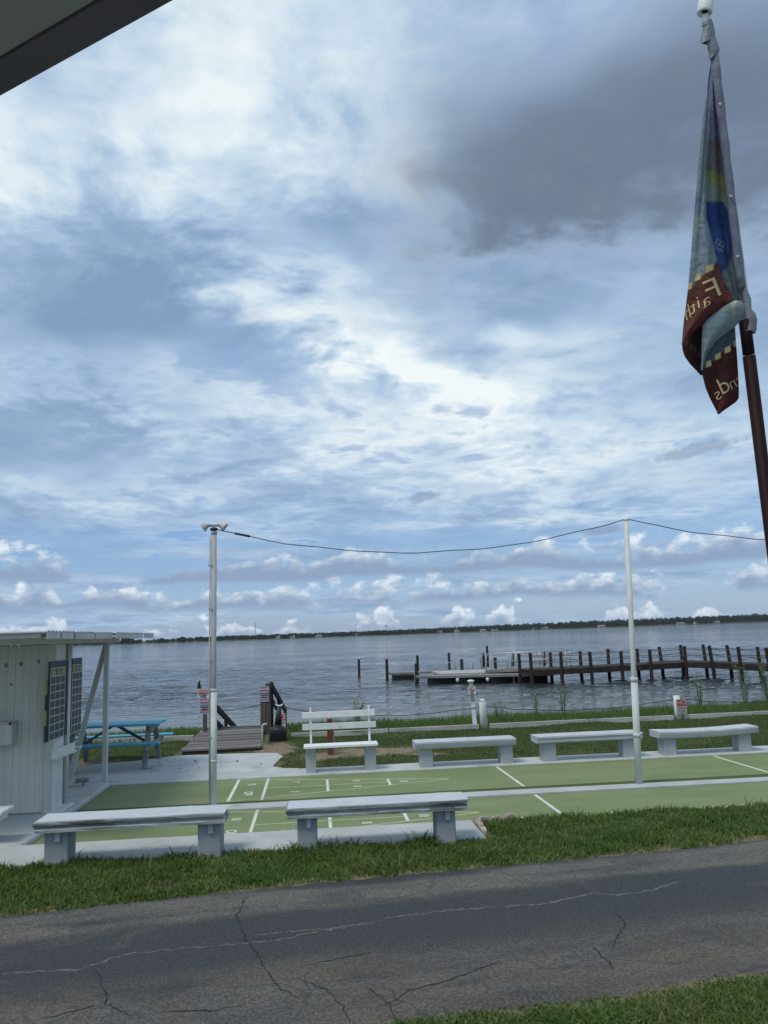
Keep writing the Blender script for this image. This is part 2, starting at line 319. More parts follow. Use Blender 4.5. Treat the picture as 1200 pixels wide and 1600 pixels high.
# ------------------------------------------------------------------ mesh helpers
class MB:
    def __init__(s): s.v = []; s.f = []
    def add(s, vs, fs):
        k = len(s.v); s.v += [tuple(v) for v in vs]; s.f += [tuple(i+k for i in f) for f in fs]; return s
    def box(s, x0, x1, y0, y1, z0, z1, c=0.0):
        if x0 > x1: x0, x1 = x1, x0
        if y0 > y1: y0, y1 = y1, y0
        if c <= 0:
            return s.add([(x, y, z) for x in (x0, x1) for y in (y0, y1) for z in (z0, z1)], [(0, 1, 3, 2), (4, 6, 7, 5), (0, 4, 5, 1), (2, 3, 7, 6), (0, 2, 6, 4), (1, 5, 7, 3)])
        bm = bmesh.new(); bmesh.ops.create_cube(bm, size=1.0, matrix=Matrix.Translation(((x0+x1)/2, (y0+y1)/2, (z0+z1)/2)) @ Matrix.Diagonal((x1-x0, y1-y0, z1-z0, 1)))
        bmesh.ops.bevel(bm, geom=bm.edges[:], offset=c, segments=1, affect='EDGES'); return s.bm(bm)
    def bm(s, bm):
        bm.verts.index_update(); s.add([v.co[:] for v in bm.verts], [[v.index for v in f.verts] for f in bm.faces]); bm.free(); return s
    def beam(s, a, b, w, h, up=(0, 0, 1)):
        a, b = Vector(a), Vector(b); d = (b-a).normalized(); sd = d.cross(Vector(up))
        if sd.length < 1e-4: sd = Vector((1, 0, 0))
        sd.normalize(); u = sd.cross(d); vs = []
        for q in (a, b):
            for i, j in ((-1, -1), (1, -1), (1, 1), (-1, 1)): vs.append(q+sd*(i*w/2)+u*(j*h/2))
        return s.add(vs, [(3, 2, 1, 0), (4, 5, 6, 7), (0, 1, 5, 4), (1, 2, 6, 5), (2, 3, 7, 6), (3, 0, 4, 7)])
    def tube(s, pts, r, n=10, cap=True):
        pts = [Vector(p) for p in pts]; rs = r if isinstance(r, (list, tuple)) else [r]*len(pts); vs = []; prev = None
        for i, p in enumerate(pts):
            d = (pts[min(i+1, len(pts)-1)]-pts[max(i-1, 0)]).normalized()
            if prev is None:
                a = Vector((0, 0, 1)) if abs(d.z) < .9 else Vector((1, 0, 0)); e1 = d.cross(a).normalized()
            else: e1 = (prev-d*prev.dot(d)).normalized()
            prev = e1; e2 = d.cross(e1)
            for k in range(n):
                t = 2*math.pi*k/n; vs.append(p+e1*(rs[i]*math.cos(t))+e2*(rs[i]*math.sin(t)))
        fs = [(i*n+k, i*n+(k+1) % n, (i+1)*n+(k+1) % n, (i+1)*n+k) for i in range(len(pts)-1) for k in range(n)]
        if cap: fs += [tuple(range(n))[::-1], tuple((len(pts)-1)*n+k for k in range(n))]
        return s.add(vs, fs)
    def lathe(s, prof, c=(0, 0, 0), n=20):
        vs = [(c[0]+r*math.cos(2*math.pi*k/n), c[1]+r*math.sin(2*math.pi*k/n), c[2]+z) for r, z in prof for k in range(n)]
        fs = [(i*n+k, i*n+(k+1) % n, (i+1)*n+(k+1) % n, (i+1)*n+k) for i in range(len(prof)-1) for k in range(n)]
        fs += [tuple(range(n))[::-1], tuple((len(prof)-1)*n+k for k in range(n))]; return s.add(vs, fs)
    def prismx(s, prof, x0, x1):           # profile (y,z) extruded along x
        n = len(prof); vs = [(x, y, z) for x in (x0, x1) for y, z in prof]
        return s.add(vs, [tuple(range(n))[::-1], tuple(range(n, 2*n))]+[(k, (k+1) % n, n+(k+1) % n, n+k) for k in range(n)])
    def prismy(s, prof, y0, y1):           # profile (x,z) extruded along y
        n = len(prof); vs = [(x, y, z) for y in (y0, y1) for x, z in prof]
        return s.add(vs, [tuple(range(n)), tuple(range(n, 2*n))[::-1]]+[(k, n+k, n+(k+1) % n, (k+1) % n) for k in range(n)])
    def prismz(s, prof, z0, z1):
        n = len(prof); vs = [(x, y, z) for z in (z0, z1) for x, y in prof]
        return s.add(vs, [tuple(range(n))[::-1], tuple(range(n, 2*n))]+[(k, (k+1) % n, n+(k+1) % n, n+k) for k in range(n)])
    def build(s, name, m, parent=None, smooth=False, jitter=0.0):
        org = ORG.get(parent.name, Vector()) if parent else Vector()
        vs = [(x-org.x, y-org.y, z-org.z) for x, y, z in s.v]
        if jitter: vs = [(x+rng.uniform(-jitter, jitter), y+rng.uniform(-jitter, jitter), z+rng.uniform(-jitter, jitter)) for x, y, z in vs]
        me = bpy.data.meshes.new(name); me.from_pydata(vs, [], s.f); me.update()
        b = bmesh.new(); b.from_mesh(me); bmesh.ops.recalc_face_normals(b, faces=b.faces[:]); b.to_mesh(me); b.free()
        if smooth: me.shade_smooth()
        me.materials.append(M[m] if isinstance(m, str) else m)
        o = bpy.data.objects.new(name, me); COL.objects.link(o)
        if parent: o.parent = parent; ORG[o.name] = org
        return o
ORG = {}
def tag(o, label=None, cat=None, group=None, kind=None):
    if label: o['label'] = label
    if cat: o['category'] = cat
    if group: o['group'] = group
    if kind: o['kind'] = kind
    return o
def thing(name, loc, label, cat, group=None):
    o = bpy.data.objects.new(name, None); COL.objects.link(o); o.location = loc; o.empty_display_size = .1; ORG[o.name] = Vector(loc)
    return tag(o, label, cat, group)
def dup(root, loc, label, group=None):
    r = root.copy(); COL.objects.link(r); r.location = loc; r['label'] = label
    if group: r['group'] = group
    for ch in root.children:
        c = ch.copy(); COL.objects.link(c); c.parent = r
        for g in ch.children:
            d = g.copy(); COL.objects.link(d); d.parent = c
    return r
def arrays_obj(name, verts, tris_idx, loop_tot, m, attr=None):
    me = bpy.data.meshes.new(name); nf = len(loop_tot); me.vertices.add(len(verts)); me.vertices.foreach_set('co', verts.astype(np.float32).ravel())
    me.loops.add(len(tris_idx)); me.loops.foreach_set('vertex_index', tris_idx.astype(np.int32)); me.polygons.add(nf)
    me.polygons.foreach_set('loop_start', np.concatenate(([0], np.cumsum(loop_tot)[:-1])).astype(np.int32))
    me.update(calc_edges=True)
    if attr is not None:
        a = me.attributes.new('rnd', 'FLOAT', 'POINT'); a.data.foreach_set('value', attr.astype(np.float32))
    me.materials.append(M[m]); o = bpy.data.objects.new(name, me); COL.objects.link(o); return o
def blades(name, P, H, Wd, lean, m, parent=None):
    """P (n,3) roots; each blade a bent two-segment strip"""
    n = len(P); th = NR.uniform(0, 2*np.pi, n); ld = NR.uniform(0, 2*np.pi, n); L = NR.uniform(.15, 1, n)*lean*H
    sx, sy = np.cos(th)*Wd/2, np.sin(th)*Wd/2; lx, ly = np.cos(ld)*L, np.sin(ld)*L
    V = np.zeros((n, 5, 3)); V[:, 0] = P-np.c_[sx, sy, 0*sx]; V[:, 1] = P+np.c_[sx, sy, 0*sx]
    mid = P+np.c_[lx*.35, ly*.35, H*.6]; V[:, 2] = mid+np.c_[sx, sy, 0*sx]*.8; V[:, 3] = mid-np.c_[sx, sy, 0*sx]*.8
    V[:, 4] = P+np.c_[lx, ly, H*np.sqrt(np.clip(1-(L/np.maximum(H, 1e-6))**2*.5, .2, 1))]
    base = np.arange(n)[:, None]*5; idx = np.concatenate([base+np.array([[0, 1, 2, 3]]), base+np.array([[3, 2, 4]])], 1).ravel()
    o = arrays_obj(name, V.reshape(-1, 3), idx, np.tile([4, 3], n), m, np.repeat(NR.uniform(0, 1, n), 5)); return o
_tc = {}
def text(name, s_, m, parent, size, mat4, sx=1.0, bold=0.0):
    """flat lettering; mat4 maps text x/y to the surface (local to the root)"""
    cu = bpy.data.curves.new('t', 'FONT'); cu.body = s_; cu.size = size; cu.align_x = 'CENTER'; cu.align_y = 'CENTER'; cu.offset = bold; cu.resolution_u = 3
    to = bpy.data.objects.new('t', cu); COL.objects.link(to); dg = bpy.context.evaluated_depsgraph_get()
    me = bpy.data.meshes.new_from_object(to.evaluated_get(dg)); bpy.data.objects.remove(to); bpy.data.curves.remove(cu)
    me.transform(Matrix.Diagonal((sx, 1, 1, 1)))
    org = ORG.get(parent.name, Vector()) if parent else Vector()
    me.transform(Matrix.Translation(-org) @ mat4); me.materials.clear(); me.materials.append(M[m])
    o = bpy.data.objects.new(name, me); COL.objects.link(o)
    if parent: o.parent = parent; ORG[o.name] = org
    return o
def frame(o, x, y):       # matrix from origin and two axes
    x = Vector(x); y = Vector(y); z = x.cross(y); o = Vector(o)
    return Matrix(((x.x, y.x, z.x, o.x), (x.y, y.y, z.y, o.y), (x.z, y.z, z.z, o.z), (0, 0, 0, 1)))
def front(x, y, z): return frame((x, y, z), (1, 0, 0), (0, 0, 1))       # upright, facing -Y
def struct(o): return tag(o, kind='structure')

CRACKS = ( ((-0.59, 7.00), (-0.62, 6.52), (-0.52, 6.04), (-0.42, 5.74), (-0.36, 5.50), (-0.23, 5.17), (-0.12, 5.02)), ((-1.43, 5.66), (-1.27, 5.26), (-1.25, 5.15), (-1.06, 4.98)), ((-1.26, 5.16), (-1.42, 5.08), (-1.58, 5.01)), ((-0.12, 5.28), (0.03, 5.12), (0.12, 4.90), (0.15, 4.70)), ((-0.13, 5.48), (0.18, 5.58), (0.36, 5.65)), ((1.88, 5.43), (2.13, 5.82), (2.14, 6.05)), ((1.76, 5.50), (1.79, 5.23), (1.77, 5.09)), ((-0.43, 5.01), (-0.62, 4.97), (-0.91, 4.99)), ((0.26, 5.13), (0.36, 4.94), (0.42, 4.69)), ((0.35, 4.86), (0.52, 5.04), (0.76, 5.13), (1.12, 5.35)) )
PALE = ( ((-2.04, 5.70), (-1.56, 5.68), (-1.29, 5.90), (-0.87, 5.93), (-0.35, 5.95), (0.18, 6.12), (0.46, 6.17)), ((0.47, 6.23), (0.96, 6.33), (1.35, 6.33)), ((1.35, 6.33), (1.70, 6.33), (2.13, 6.50), (2.28, 6.42), (2.55, 6.45), (2.96, 6.66)), ((-0.47, 6.07), (-0.23, 6.11), (0.09, 6.10), (0.47, 6.21)) )

# ------------------------------------------------------------------ setting
WATER_Z = -0.70
def zg(x, y):
    x = np.asarray(x, float); y = np.asarray(y, float)
    shore = np.interp(y, [13.9, 16, 18.4, 20, 22, 23.5, 24.5, 40, 80], [-.02, 0, 0, -.08, -.34, -.6, -.82, -2.5, -4])
    bumpy = .02*np.sin(x*1.7+y*.9)+.015*np.sin(x*3.1-y*2.3)
    z = shore+bumpy*(y > 14.3)*.8
    court = (y > 8.44) & (y <= 13.9) & ~((x > 1.75) & (y <= 9.21))
    z = np.where(court, -.09, z)
    z = np.where((x < -0.85) & (y > 13.9) & (y < 16.1), -.06, z)
    z = np.where((x > 13) & (y > 9) & (y <= 13.9), 0.0, z)
    nearz = .088+.008*np.sin(x*1.3+y)+.006*np.sin(x*4.1-y*3)
    rd = y*math.cos(ROAD_A)-x*math.sin(ROAD_A)
    nearz = np.where((rd > 4.95) & (rd < 6.85), .05, nearz)
    z = np.where((y <= 8.44) | ((x > 1.75) & (y <= 9.21)), nearz, z)
    return z
xs = np.concatenate(([-400, -150, -60, -30, -18], np.arange(-13, 1.7, .25), [1.74, 1.76], np.arange(2, 26, .25), [30, 40, 70, 150, 400]))
ys = np.concatenate(([-60, -20, -8, -3], np.arange(0, 8, .25), [8.0, 8.2, 8.43, 8.45, 8.8, 9.1, 9.2, 9.22, 9.4], np.arange(9.75, 13.6, .5), [13.88, 13.92], np.arange(14, 27, .25), [28, 30, 34, 40, 60]))
gx, gy = np.meshgrid(xs, ys); gz = zg(gx, gy); nx, ny = len(xs), len(ys)
ii = (np.arange(ny-1)[:, None]*nx+np.arange(nx-1)[None, :]).ravel()
o = arrays_obj('ground', np.c_[gx.ravel(), gy.ravel(), gz.ravel()], np.c_[ii, ii+1, ii+nx+1, ii+nx].ravel(), np.full(len(ii), 4), 'ground'); struct(o)
# lake: waved near sheet, calm sheet beyond
wy = [18.0]
while wy[-1] < 150: wy.append(wy[-1]+max(.16, (wy[-1]-10)*.0105))
wy = np.array(wy+[200, 300, 500, 900, 1500, 2400, 4000]); wx = np.concatenate(([-3000, -1000, -300, -120, -70], np.arange(-45, 62, .3), [80, 130, 300, 1000, 3000]))
lx, ly = np.meshgrid(wx, wy)
amp = np.clip((150-ly)/110, 0, 1)*np.clip((ly-22)/22, .12, 1)
lz = np.zeros_like(lx)
for k in range(26):
    lam = math.exp(rng.uniform(math.log(.6), math.log(4.5))); a = R(rng.gauss(75, 28)); q = 2*math.pi/lam
    lz += .0080*lam**.8*np.sin(q*(lx*math.cos(a)+ly*math.sin(a))+rng.uniform(0, 6.28))
gust = .65+.35*np.sin(lx*.11+ly*.07)*np.sin(ly*.13-lx*.05+1)
lz = WATER_Z+lz*amp*gust
nx, ny = len(wx), len(wy); ii = (np.arange(ny-1)[:, None]*nx+np.arange(nx-1)[None, :]).ravel()
o = arrays_obj('lake', np.c_[lx.ravel(), ly.ravel(), lz.ravel()], np.c_[ii, ii+1, ii+nx+1, ii+nx].ravel(), np.full(len(ii), 4), 'water'); o.data.shade_smooth(); struct(o)

# road: slightly uneven sheet with ragged edges
ca, sa = math.cos(ROAD_A), math.sin(ROAD_A)
def uw(u, w, z=0.0): return (u*ca-w*sa, u*sa+w*ca, z)
vs, fs = [], []
us = np.arange(-14, 16.01, .06); wn_ = 25
def roadz(u, w): return .1095+.014*math.sin(math.pi*min(1, max(0, (w-4.5)/2.75)))+.002*math.sin(u*2+w*5)
for i, u in enumerate(us):
    e0 = 4.52+.05*math.sin(u*1.3)+rng.uniform(-.03, .03)+.010*u; e1 = 7.25+.04*math.sin(u*.9+1)+rng.uniform(-.025, .025)
    for j in range(wn_):
        t = j/(wn_-1); w = e0+(e1-e0)*t; vs.append(uw(u, w, roadz(u, w)-(.03 if j in (0, wn_-1) else 0)))
fs = [(i*wn_+j, (i+1)*wn_+j, (i+1)*wn_+j+1, i*wn_+j+1) for i in range(len(us)-1) for j in range(wn_-1)]
mb = MB(); mb.add(vs, fs); road = mb.build('road', 'road', smooth=True); struct(road)
def ribbon(pts, w0, w1, name, m, z=.0022, jit=.012):
    P = []
    for (a, b) in zip(pts[:-1], pts[1:]):
        n = max(2, int(math.dist(a, b)/.035))
        for k in range(n): t = k/n; P.append((a[0]+(b[0]-a[0])*t+rng.uniform(-jit, jit), a[1]+(b[1]-a[1])*t+rng.uniform(-jit, jit)))
    P.append(pts[-1]); mb = MB(); vs = []
    for i, q in enumerate(P):
        d = (P[min(i+1, len(P)-1)][0]-P[max(0, i-1)][0], P[min(i+1, len(P)-1)][1]-P[max(0, i-1)][1]); l = math.hypot(*d) or 1
        e = min(i, len(P)-1-i)/3; w = rng.uniform(w0, w1)*min(1, e+.15)/2
        zz = roadz(q[0]*ca+q[1]*sa, q[1]*ca-q[0]*sa)+z; vs += [(q[0]-d[1]/l*w, q[1]+d[0]/l*w, zz), (q[0]+d[1]/l*w, q[1]-d[0]/l*w, zz)]
    mb.add(vs, [(2*i, 2*i+1, 2*i+3, 2*i+2) for i in range(len(P)-1)]); return mb.build(name, m, road)
for c in CRACKS: ribbon(c, .003, .013, 'crack', 'crack')
for c in PALE: ribbon(c, .006, .036, 'worn_seam', 'pale_crack', z=.0012, jit=.016)

# shuffleboard lanes
FT = .3048; XB = -1.214
lanes = []
for nm, y0, y1, xs0 in (('court_lane', 11.50, 13.27, XB), ('court_lane', 9.19, 10.92, XB-.011)):
    xl, xr = XB-6.5*FT, XB+45.5*FT
    ln = struct(MB().box(xl, xr, y0, y1, -.10, 0.0).build(nm, 'court')); lanes.append(ln)
    z0, z1, hw, ym = .001, .0035, .021, (y0+y1)/2
    def bar(x0, ya, x1, yb, w, m='line_white'):
        a, b = Vector((x0, ya, .0022)), Vector((x1, yb, .0022)); MB().beam(a, b, w, .003).build('painted_line', m, ln)
    for sgn, x0 in ((1, xs0), (-1, xs0+39*FT)):
        L = lambda f: x0+sgn*f*FT
        e = .03
        bar(L(0), y0+e, L(0), y1-e, .045); bar(L(13.5), y0+e, L(13.5), y1-e, .04)
        hwid = (y1-y0)/2-e; tri = lambda f: hwid*(10.5-f)/10.5
        for f in (1.5, 4.5, 7.5):
            k = hwid if f == 1.5 else tri(f); bar(L(f), ym-k, L(f), ym+k, .04)
        bar(L(0), ym-hwid, L(10.5), ym-.005, .03, 'line_faded'); bar(L(0), ym+hwid, L(10.5), ym+.005, .03, 'line_faded')
        bar(L(1.5), ym, L(7.5), ym, .028, 'line_faded')
        for s_, f, dy in (('10', .75, .36), ('OFF', .75, -.36), ('7', 2.9, .40), ('7', 2.9, -.40), ('8', 5.9, .22), ('8', 5.9, -.22), ('10', 8.2, 0.0)):
            text('painted_number', s_, 'line_white', ln, .17, frame((L(f), ym+dy, .0045), (0, -1, 0), (1, 0, 0)), 1.0, .006)
xl, xr = XB-6.5*FT, XB+45.5*FT
struct(MB().prismz([(xl, 10.925), (xr, 10.925), (xr, 11.12), (xl, 11.29)], -.10, .02).build('divider_strip', 'kerb_conc'))
struct(MB().box(xl, xr, 11.0, 11.497, -.14, -.05).build('gutter', 'gutter'))
struct(MB().box(xl-.3, xr, 13.275, 13.93, -.12, .018, .008).build('bench_strip', 'concrete'))
struct(MB().box(-9.5, 1.70, 8.40, 9.185, -.15, .118, .012).build('kerb', 'kerb_conc'))
# concrete pad left of the lanes and behind them, with its ragged grassy end
struct(MB().box(-9.5, xl-.005, 9.19, 13.27, -.15, .062, .02).build('hut_slab', 'concrete'))
pad = [(-9.5, 13.28), (xl-.31, 13.28), (xl-.31, 13.94), (-.30, 13.94), (-.30, 14.02), (-.55, 14.10), (-.75, 14.35), (-.70, 14.9), (-.62, 15.5), (-.75, 15.95), (-1.4, 16.15), (-2.7, 16.25), (-3.4, 15.75), (-4.2, 15.55), (-6, 15.6), (-9.5, 15.6)]
struct(MB().box(-5, 4, -5, 2.3, -.05, .16, .01).build('bounce_slab', 'concrete'))  # unseen pale slab, added to bounce light up onto the eave soffit
struct(MB().prismz(pad, -.12, .012).build('pad', 'concrete'))

# far shore
vs, fs = [], []
def rshore(a): return 1500+320*np.clip((a+20)/45, 0, 1)+40*math.sin(a*.9)+25*math.sin(a*2.3)
AZ = np.arange(-40, 60.1, .5)
for a in AZ:
    for r, z in ((rshore(a)-6, -1.2), (rshore(a)+6, -.2), (rshore(a)+60, 1.0+.8*math.sin(a*.7)), (rshore(a)+300, 4.0), (rshore(a)+2500, 8.0)):
        vs.append((r*math.sin(R(a)), r*math.cos(R(a)), z))
fs = [(i*5+j, i*5+j+1, (i+1)*5+j+1, (i+1)*5+j) for i in range(len(AZ)-1) for j in range(4)]
M['far_ground'] = mat('far_ground', (.05, .07, .03), (.075, .085, .045), .01, .95)
mb = MB(); mb.add(vs, fs); struct(mb.build('far_shore', 'far_ground'))
# far wood: irregular crowns of small leaf faces, one mass
def crown(n, rx, rz, c):
    d = NR.normal(size=(n, 3)); d /= np.linalg.norm(d, axis=1)[:, None]; r = NR.uniform(.55, 1.08, n)**.6
    P = d*r[:, None]*np.array([rx, rx, rz])+c; s = NR.uniform(.16, .34, n)*rx
    e1 = NR.normal(size=(n, 3)); e1 /= np.linalg.norm(e1, axis=1)[:, None]; e2 = np.cross(e1, NR.normal(size=(n, 3))); e2 /= np.linalg.norm(e2, axis=1)[:, None]
    return np.stack([P-e1*s[:, None]-e2*s[:, None]*.6, P+e1*s[:, None]-e2*s[:, None]*.6, P+e1*s[:, None]*.7+e2*s[:, None]*.7, P-e1*s[:, None]*.6+e2*s[:, None]*.8], 1)
Q4 = []
def clump_at(a, rr, h, wdt, n):
    r = rshore(a)+rr; Q4.append(crown(n, wdt/2, h*.42, np.array([r*math.sin(R(a)), r*math.cos(R(a)), h*.55+.5])))
for a in np.arange(-36, 56, .075):
    dens = np.interp(a, [-36, -17, -13.5, -9, -7, 2, 12, 60], [.3, .35, .25, .35, .75, .85, 1, 1])
    hh = np.interp(a, [-36, -9, -6, 4, 10, 18, 30, 56], [7, 7, 8.5, 8.5, 11, 13.5, 15.5, 15.5])
    for row in range(3):
        if rng.random() < dens*(1 if row else .55):
            h = hh*rng.uniform(.72, 1.12)*(1+.06*row); clump_at(a+rng.uniform(-.05, .05), 14+row*45+rng.uniform(-8, 25), h, rng.uniform(6, 13), 46)
Q4 = np.concatenate(Q4); n = len(Q4); idx = np.arange(n*4)
o = arrays_obj('far_wood', Q4.reshape(-1, 3), idx, np.full(n, 4), 'far_leaf', np.repeat(NR.uniform(0, 1, n), 4))
tag(o, 'dark green band of woodland along the far lake shore', 'woodland', kind='stuff')

# ------------------------------------------------------------------ house eave overhead (top left)
e_d = Vector((.825, -.565, 0)); e_n = Vector((.565, .825, 0)); e0 = Vector((-.545, 1.40, 3.2))
ev = thing('house_eave', e0, 'dark house eave with grey soffit overhanging the top left corner', 'roof')
def slab(name, m, a0, a1, n0, n1, z0, z1):
    P = lambda a, n, z: e0+e_d*a+e_n*n+Vector((0, 0, z))
    vs = [P(a, n, z) for a in (a0, a1) for n in (n0, n1) for z in (z0, z1)]
    mb = MB(); mb.add(vs, [(0, 1, 3, 2), (4, 6, 7, 5), (0, 4, 5, 1), (2, 3, 7, 6), (0, 2, 6, 4), (1, 5, 7, 3)]); return mb.build(name, m, ev)
slab('fascia_board', 'fascia', -3.0, 2.6, -.058, 0.0, 0.0, .16)
slab('soffit_panel', 'soffit', -3.0, 2.6, -1.5, -.060, .006, .03)
slab('roof_sheet', 'roof_metal', -3.0, 2.6, -1.5, .03, .163, .18)

# ------------------------------------------------------------------ flagpole and flag
PX = 2.4/1251.2
O_FL = Vector((0, 0, CAM_H))+(FWD+RIGHT*((1165-600)/1251.2)-UP*((500-800)/1251.2))*2.4
def fl(px, py, dep=0.0):           # flag plane (its own plane 2.4 m out over the grass) to the world
    return Vector((0, 0, CAM_H))+(FWD+RIGHT*((px-600)/1251.2)-UP*((py-800)/1251.2))*(2.4+dep)
pd = (fl(1200.5, 800)-fl(1112.5, 90)).normalized()
base = fl(1200.5, 800)+pd*((fl(1200.5, 800).z-.09)/-pd.z)
fp = thing('flagpole', base, 'leaning dark red flagpole with grey tape and white cap', 'flagpole')
def on(py): return fl(1112.5+(py-90)*(88/710), py)
MB().tube([base-pd*0.0, on(556)], .0185, 14).build('lower_pole', 'maroon', fp, True)
MB().tube([on(554), on(500)], .0172, 14).build('upper_sleeve', 'maroon', fp, True)
MB().tube([fl(1172, 522, .01), fl(1164, 455, .016), fl(1117, 92, .016), fl(1112, 84, .004), fl(1104, 22, .004)], .0085, 12).build('upper_pole', 'pvc', fp, True)
cap_d = (on(5)-on(40)).normalized(); cp = on(14)
cap_a = (fl(1102, 0)-fl(1099, 24)).normalized()
def ringtube(mb, c, ax, prof, n=18):
    a = Vector((0, 1, 0)) if abs(ax.y) < .8 else Vector((1, 0, 0)); e1 = ax.cross(a).normalized(); e2 = ax.cross(e1)
    vs = [c+ax*h+e1*(r*math.cos(2*math.pi*k/n))+e2*(r*math.sin(2*math.pi*k/n)) for r, h in prof for k in range(n)]
    return mb.add(vs, [(i*n+k, i*n+(k+1) % n, (i+1)*n+(k+1) % n, (i+1)*n+k) for i in range(len(prof)-1) for k in range(n)])
capo = ringtube(MB(), fl(1101, 20), cap_a, ((.010, .004), (.0165, 0), (.0215, -.002), (.0225, .004), (.0225, .036), (.020, .042), (.001, .043))).build('cap', 'white_clean', fp, True)
ringtube(MB(), fl(1101, 20), cap_a, ((.001, .006), (.0166, .0035))).build('cap_opening', 'black_ink', capo)
MB().tube([fl(1103, 40), fl(1102, 24)], .0115, 12).build('pole_tip', 'pvc', fp, True)
# torn grey tape round the top, wrapped tape round the joint
def wrap(name, pts, m='duct', n=14):
    rows = []
    for (px, py, rx, rd, tw) in pts:
        rows.append([fl(px, py)+(RIGHT*math.cos(t+tw)*rx+FWD*math.sin(t+tw)*rd)-UP*(.004*math.sin(2*t+tw*3)) for t in [2*math.pi*k/n for k in range(n)]])
    mb = MB(); mb.add([v for r_ in rows for v in r_], [(i*n+k, i*n+(k+1) % n, (i+1)*n+(k+1) % n, (i+1)*n+k) for i in range(len(rows)-1) for k in range(n)])
    return mb.build(name, m, fp, True)
wrap('tape_wrap', ((1106, 34, .010, .012, 0), (1107, 42, .015, .013, .2), (1107, 54, .020, .014, .3), (1105, 67, .023, .012, .4)))
wrap('tape_wrap', ((1109, 56, .012, .012, 0), (1112, 66, .014, .013, .3), (1115, 78, .018, .012, .4), (1116, 82, .014, .012, .3), (1113, 91, .010, .010, .2)))
wrap('tape_wrap', ((1163, 455, .008, .011, 0), (1167, 470, .012, .013, .4), (1167, 486, .013, .014, .8), (1170, 492, .020, .017, .9), (1172, 500, .0195, .020, 1.2), (1170, 514, .0225, .020, 1.7), (1168, 520, .021, .019, 2.0)))
# cloth: hanging folds, each a curved sheet between two edge lines
def li(y, tab): return np.interp(y, [a for a, b in tab], [b for a, b in tab])
T_R = (((88, 1112), (130, 1105.5), (200, 1103), (270, 1100.5), (340, 1099), (400, 1113), (440, 1126), (470, 1140), (500, 1150)), ((88, 1119), (130, 1124), (200, 1131.5), (270, 1142), (340, 1152), (400, 1159), (440, 1163), (480, 1163.5), (500, 1160)))
T_L = (((150, 1104), (200, 1097.5), (270, 1091), (340, 1085), (400, 1080), (450, 1075), (500, 1069), (540, 1066)), ((150, 1106), (200, 1103.5), (270, 1102), (340, 1103), (400, 1118), (415, 1121.5), (440, 1131.5), (470, 1147), (474, 1141), (486, 1124), (503, 1105), (519, 1081), (540, 1066.5)))
T_M = (((490, 1085), (520, 1072), (540, 1066), (547, 1066.5), (557, 1070), (568, 1078), (578, 1088), (587, 1096.5)), ((490, 1120), (510, 1104), (587, 1098)))
T_T = (((470, 1148), (480, 1130), (490, 1116), (500, 1104), (510, 1097.5), (580, 1096)), ((470, 1157), (476, 1161.5), (481, 1163), (492, 1163), (503, 1155), (511, 1147), (523, 1130), (534, 1117), (550, 1106), (564, 1100), (580, 1096.5)))
T_B = (((500, 1140), (511, 1142), (523, 1126), (534, 1112), (550, 1102), (564, 1098), (580, 1096), (605, 1102), (622, 1109), (630, 1113), (640, 1118.5), (647, 1122)), ((500, 1146), (511, 1147.5), (540, 1149.7), (580, 1152.6), (610, 1154), (622, 1154), (628, 1150), (640, 1133), (647, 1123)))
def dep_R(s, y): return .022+.010*np.sin(s*6.5+y*.012)+.006*np.sin(s*14)
def dep_L(s, y): return -.030*np.sin(np.pi*np.clip(s*.85+.15, 0, 1))-.006*np.sin(s*9+y*.02)+.018*(1-s)
def dep_M(s, y): return .030-.006*np.sin(s*5)
def dep_T(s, y): return -.012-.016*np.sin(np.pi*s)
def dep_B(s, y): return .012-.014*np.sin(np.pi*s)+.005*np.sin(s*9+y*.03)
def sm(a, lo, hi): t = np.clip((a-lo)/(hi-lo), 0, 1); return t*t*(3-2*t)
def mixn(f, a, b): return a*(1-f[..., None])+b*f[..., None]
C_ = lambda *c: np.array(c, float)
def quad_in(X, Y, cx, cy, hw, hh, sl):       # small printed block, tilted
    u = X-cx; v = Y-cy+u*sl; return ((np.abs(u) < hw) & (np.abs(v) < hh)).astype(float)
MAROON, STRAW, SKYB, NAVY, GREEN = C_(.150, .056, .045), C_(.60, .48, .25), C_(.235, .295, .325), C_(.035, .07, .20), C_(.23, .26, .11)
